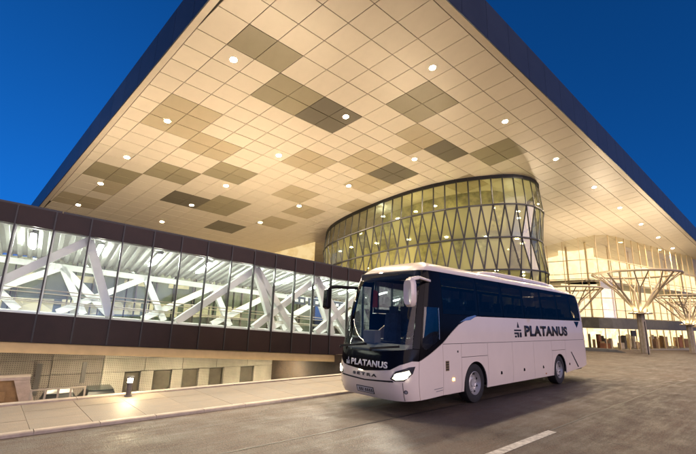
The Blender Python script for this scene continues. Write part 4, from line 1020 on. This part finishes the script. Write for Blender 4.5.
# wheels
def wheel(x, y, s, w=.30):
    m = MB(); o = V(x, y, .50)
    m.lathe([(.29, s * -w), (.44, s * -w), (.50, s * (-w + .04)), (.505, s * -.05), (.49, s * -.015), (.44, 0), (.33, 0), (.295, s * -.02)], 'Y', 44, o, closed=True); t = m.build('wheel', RUB, bus, True)
    m = MB(); m.lathe([(.0, s * -.075), (.09, s * -.07), (.10, s * -.10), (.17, s * -.115), (.20, s * -.10), (.235, s * -.13), (.275, s * -.06), (.295, s * -.005), (.305, s * -.012), (.30, s * -.1)], 'Y', 36, o); rm = m.build('rim', RIMM, t, True)
    for k in range(10):
        a = 2 * math.pi * k / 10; m = MB(); c = o + V(.175 * math.cos(a), s * -.115, .175 * math.sin(a)); m.tube(c, c + V(0, s * .035, 0), .016, n=6); m.build('wheel_nut', RIMM, t)
    for k in range(8):
        a = 2 * math.pi * (k + .5) / 8; m = MB(); c = o + V(.245 * math.cos(a), s * -.085, .245 * math.sin(a)); m.tube(c - V(0, s * .01, 0), c + V(0, s * .006, 0), .028, n=8); m.build('hand_hole', RUB, t)
for x, w in ((3.05, .30), (9.06, .34)):
    wheel(x, -1.235, -1, w); wheel(x, 1.235, 1, w)
    for s in (-1, 1):
        m = MB(); n = 16; vs = []
        for k in range(n + 1):
            a = math.pi * k / n; vs += [(x + .61 * math.cos(a), s * 1.22, .46 + .61 * math.sin(a)), (x + .61 * math.cos(a), s * .62, .46 + .61 * math.sin(a))]
        m.add(vs, [(2 * k, 2 * k + 1, 2 * k + 3, 2 * k + 2) for k in range(n)]); m.add([(x + .61 * math.cos(math.pi * k / n), s * .62, .46 + .61 * math.sin(math.pi * k / n)) for k in range(n + 1)], [tuple(range(n + 1))])
        m.build('wheel_housing', RUB, bus)
# chassis and cabin
for a, b in ((.9, 2.4), (3.7, 8.4), (9.7, 11.8)): m = MB(); m.box(((a + b) / 2, 0, .62), (b - a, 2.2, .5)); m.build('chassis', RUB, bus)
m = MB(); m.box((6.4, 0, 1.26), (10.2, 2.3, .06)); m.build('cabin_floor', DARKI, bus)
m = MB(); m.box((1.0, 0, .93), (1.1, 2.0, .06)); m.build('cab_floor', DARKI, bus)
m = MB(); m.prism([(.32, 1.0), (.34, 1.38), (.55, 1.52), (.95, 1.50), (1.0, 1.35), (1.0, 1.0)], V(1, 0, 0), V(0, 0, 1), V(0, 2.0, 0), V(0, -1.0, 0)); m.build('dashboard', mat('dashboard_blue_grey', (.10, .13, .17), .5, var=.1), bus, bevel=.03)
m = MB(); m.lathe([(.23 + .018 * math.cos(2 * math.pi * i / 8), .018 * math.sin(2 * math.pi * i / 8)) for i in range(8)], 'Z', 28, closed=True); sw = m.build('steering_wheel', RUB, bus, True); sw.location = (1.08, -.62, 1.68); sw.rotation_euler = (0, R(-38), 0)
m = MB(); m.bar((-.22, 0, 0), (.22, 0, 0), .04, .02); m.tube((0, 0, 0), (0, 0, -.3), .03, n=8); m.build('spokes', RUB, sw)
m = MB(); m.prism([(0, 0), (.5, .03), (.52, .14), (.12, .14), (.02, .92), (-.12, .92), (-.1, .1)], V(-1, 0, 0), V(0, 0, 1), V(0, .48, 0), V(0, -.24, 0)); seat_me = m.mesh('seat', SEATM)
m = MB(); m.box((.07, 0, 1.02), (.10, .28, .2)); head_me = m.mesh('headrest', SEATM)
def seat(x, y, z):
    o = inst('seat', seat_me, bus, (x, y, z)); inst('headrest', head_me, o)
seat(1.75, -.62, 1.38); seat(1.75, .62, 1.38)
for k in range(10):
    for y in (-.88, -.40, .40, .88): seat(2.75 + .83 * k, y, 1.62)
m = MB(); m.box((1.75, .0, 1.15), (.6, 1.9, .4)); m.build('seat_plinth', DARKI, bus)
m = MB(); m.box((.92, 0, 3.26), (.3, 1.9, .2)); m.build('destination_box', DARKI, bus, bevel=.02)
m = MB(); m.prism([(0, 0), (.16, 0), (.12, .5), (.0, .45)], V(0, 1, 0), V(0, 0, 1), V(.05, 0, 0), V(1.15, .70, 2.45)); m.build('curtain', mat('red_curtain', (.42, .05, .04), .8, var=.3), bus)
m = MB(); m.box((.62, .35, 1.66), (.25, .42, .34)); m.build('cab_screen', INTG, bus, bevel=.02)
for y0, y1, z1 in ((-.15, -1.0, 1.50), (.95, .08, 1.50)):
    m = MB(); p = V(*S(TC - .0, 1.40, .03)); p.y = y0; q = V(p.x + .10, y1, z1); m.bar(p, q, .03, .05); m.tube(p - V(-.02, 0, .05), p, .03, n=8); m.build('wiper', RUB, bus)
# mirrors
mi = MB(); a = V(*S(-.72, 3.1, .0)); b = V(.28, -1.45, 3.10); c = V(.02, -1.42, 3.04); mi.bar(a, b, .10, .07); mi.bar(b, c, .12, .09)
arm = mi.build('mirror', PAINT, bus, bevel=.02)
def mirror_head(c, w, hgt, d, s, parent):
    m = MB(); n = 14; vs = []
    for j, (dx, k) in enumerate(((-.0, .55), (-.02, .85), (.04, 1.0), (.13, 1.0), (.16, .93))):
        for i in range(n):
            t = 2 * math.pi * i / n; e = .55
            vs.append((c[0] + dx, c[1] + k * w / 2 * math.copysign(abs(math.cos(t)) ** e, math.cos(t)), c[2] + k * hgt / 2 * math.copysign(abs(math.sin(t)) ** e, math.sin(t))))
    fs = [(j * n + i, j * n + (i + 1) % n, (j + 1) * n + (i + 1) % n, (j + 1) * n + i) for j in range(4) for i in range(n)] + [tuple(range(n)), tuple(range(4 * n, 5 * n))[::-1]]
    m.add(vs, fs); h = m.build('mirror_housing', PAINT, parent, True)
    m = MB(); m.box((c[0] + .163, c[1], c[2]), (.008, w * .8, hgt * .85)); m.build('mirror_glass', SILV, parent)
mirror_head((-.06, -1.42, 2.73), .27, .66, .16, -1, arm)
mi = MB(); pts = [V(*S(mirt(-1.0), 2.98, 0)), V(.30, 1.46, 3.0), V(.10, 1.52, 2.97), V(.0, 1.54, 2.85)]
for p, q in zip(pts, pts[1:]): mi.tube(p, q, .05, .05, 10)
arm2 = mi.build('mirror', BLACKG, bus, True)
m = MB(); m.prism([(-.07, .0), (.08, .02), (.08, -.5), (.0, -.56), (-.10, -.5)], V(1, 0, 0), V(0, 0, 1), V(0, .18, 0), V(.0, 1.44, 2.90)); m.build('mirror_housing', BLACKG, arm2, bevel=.03)
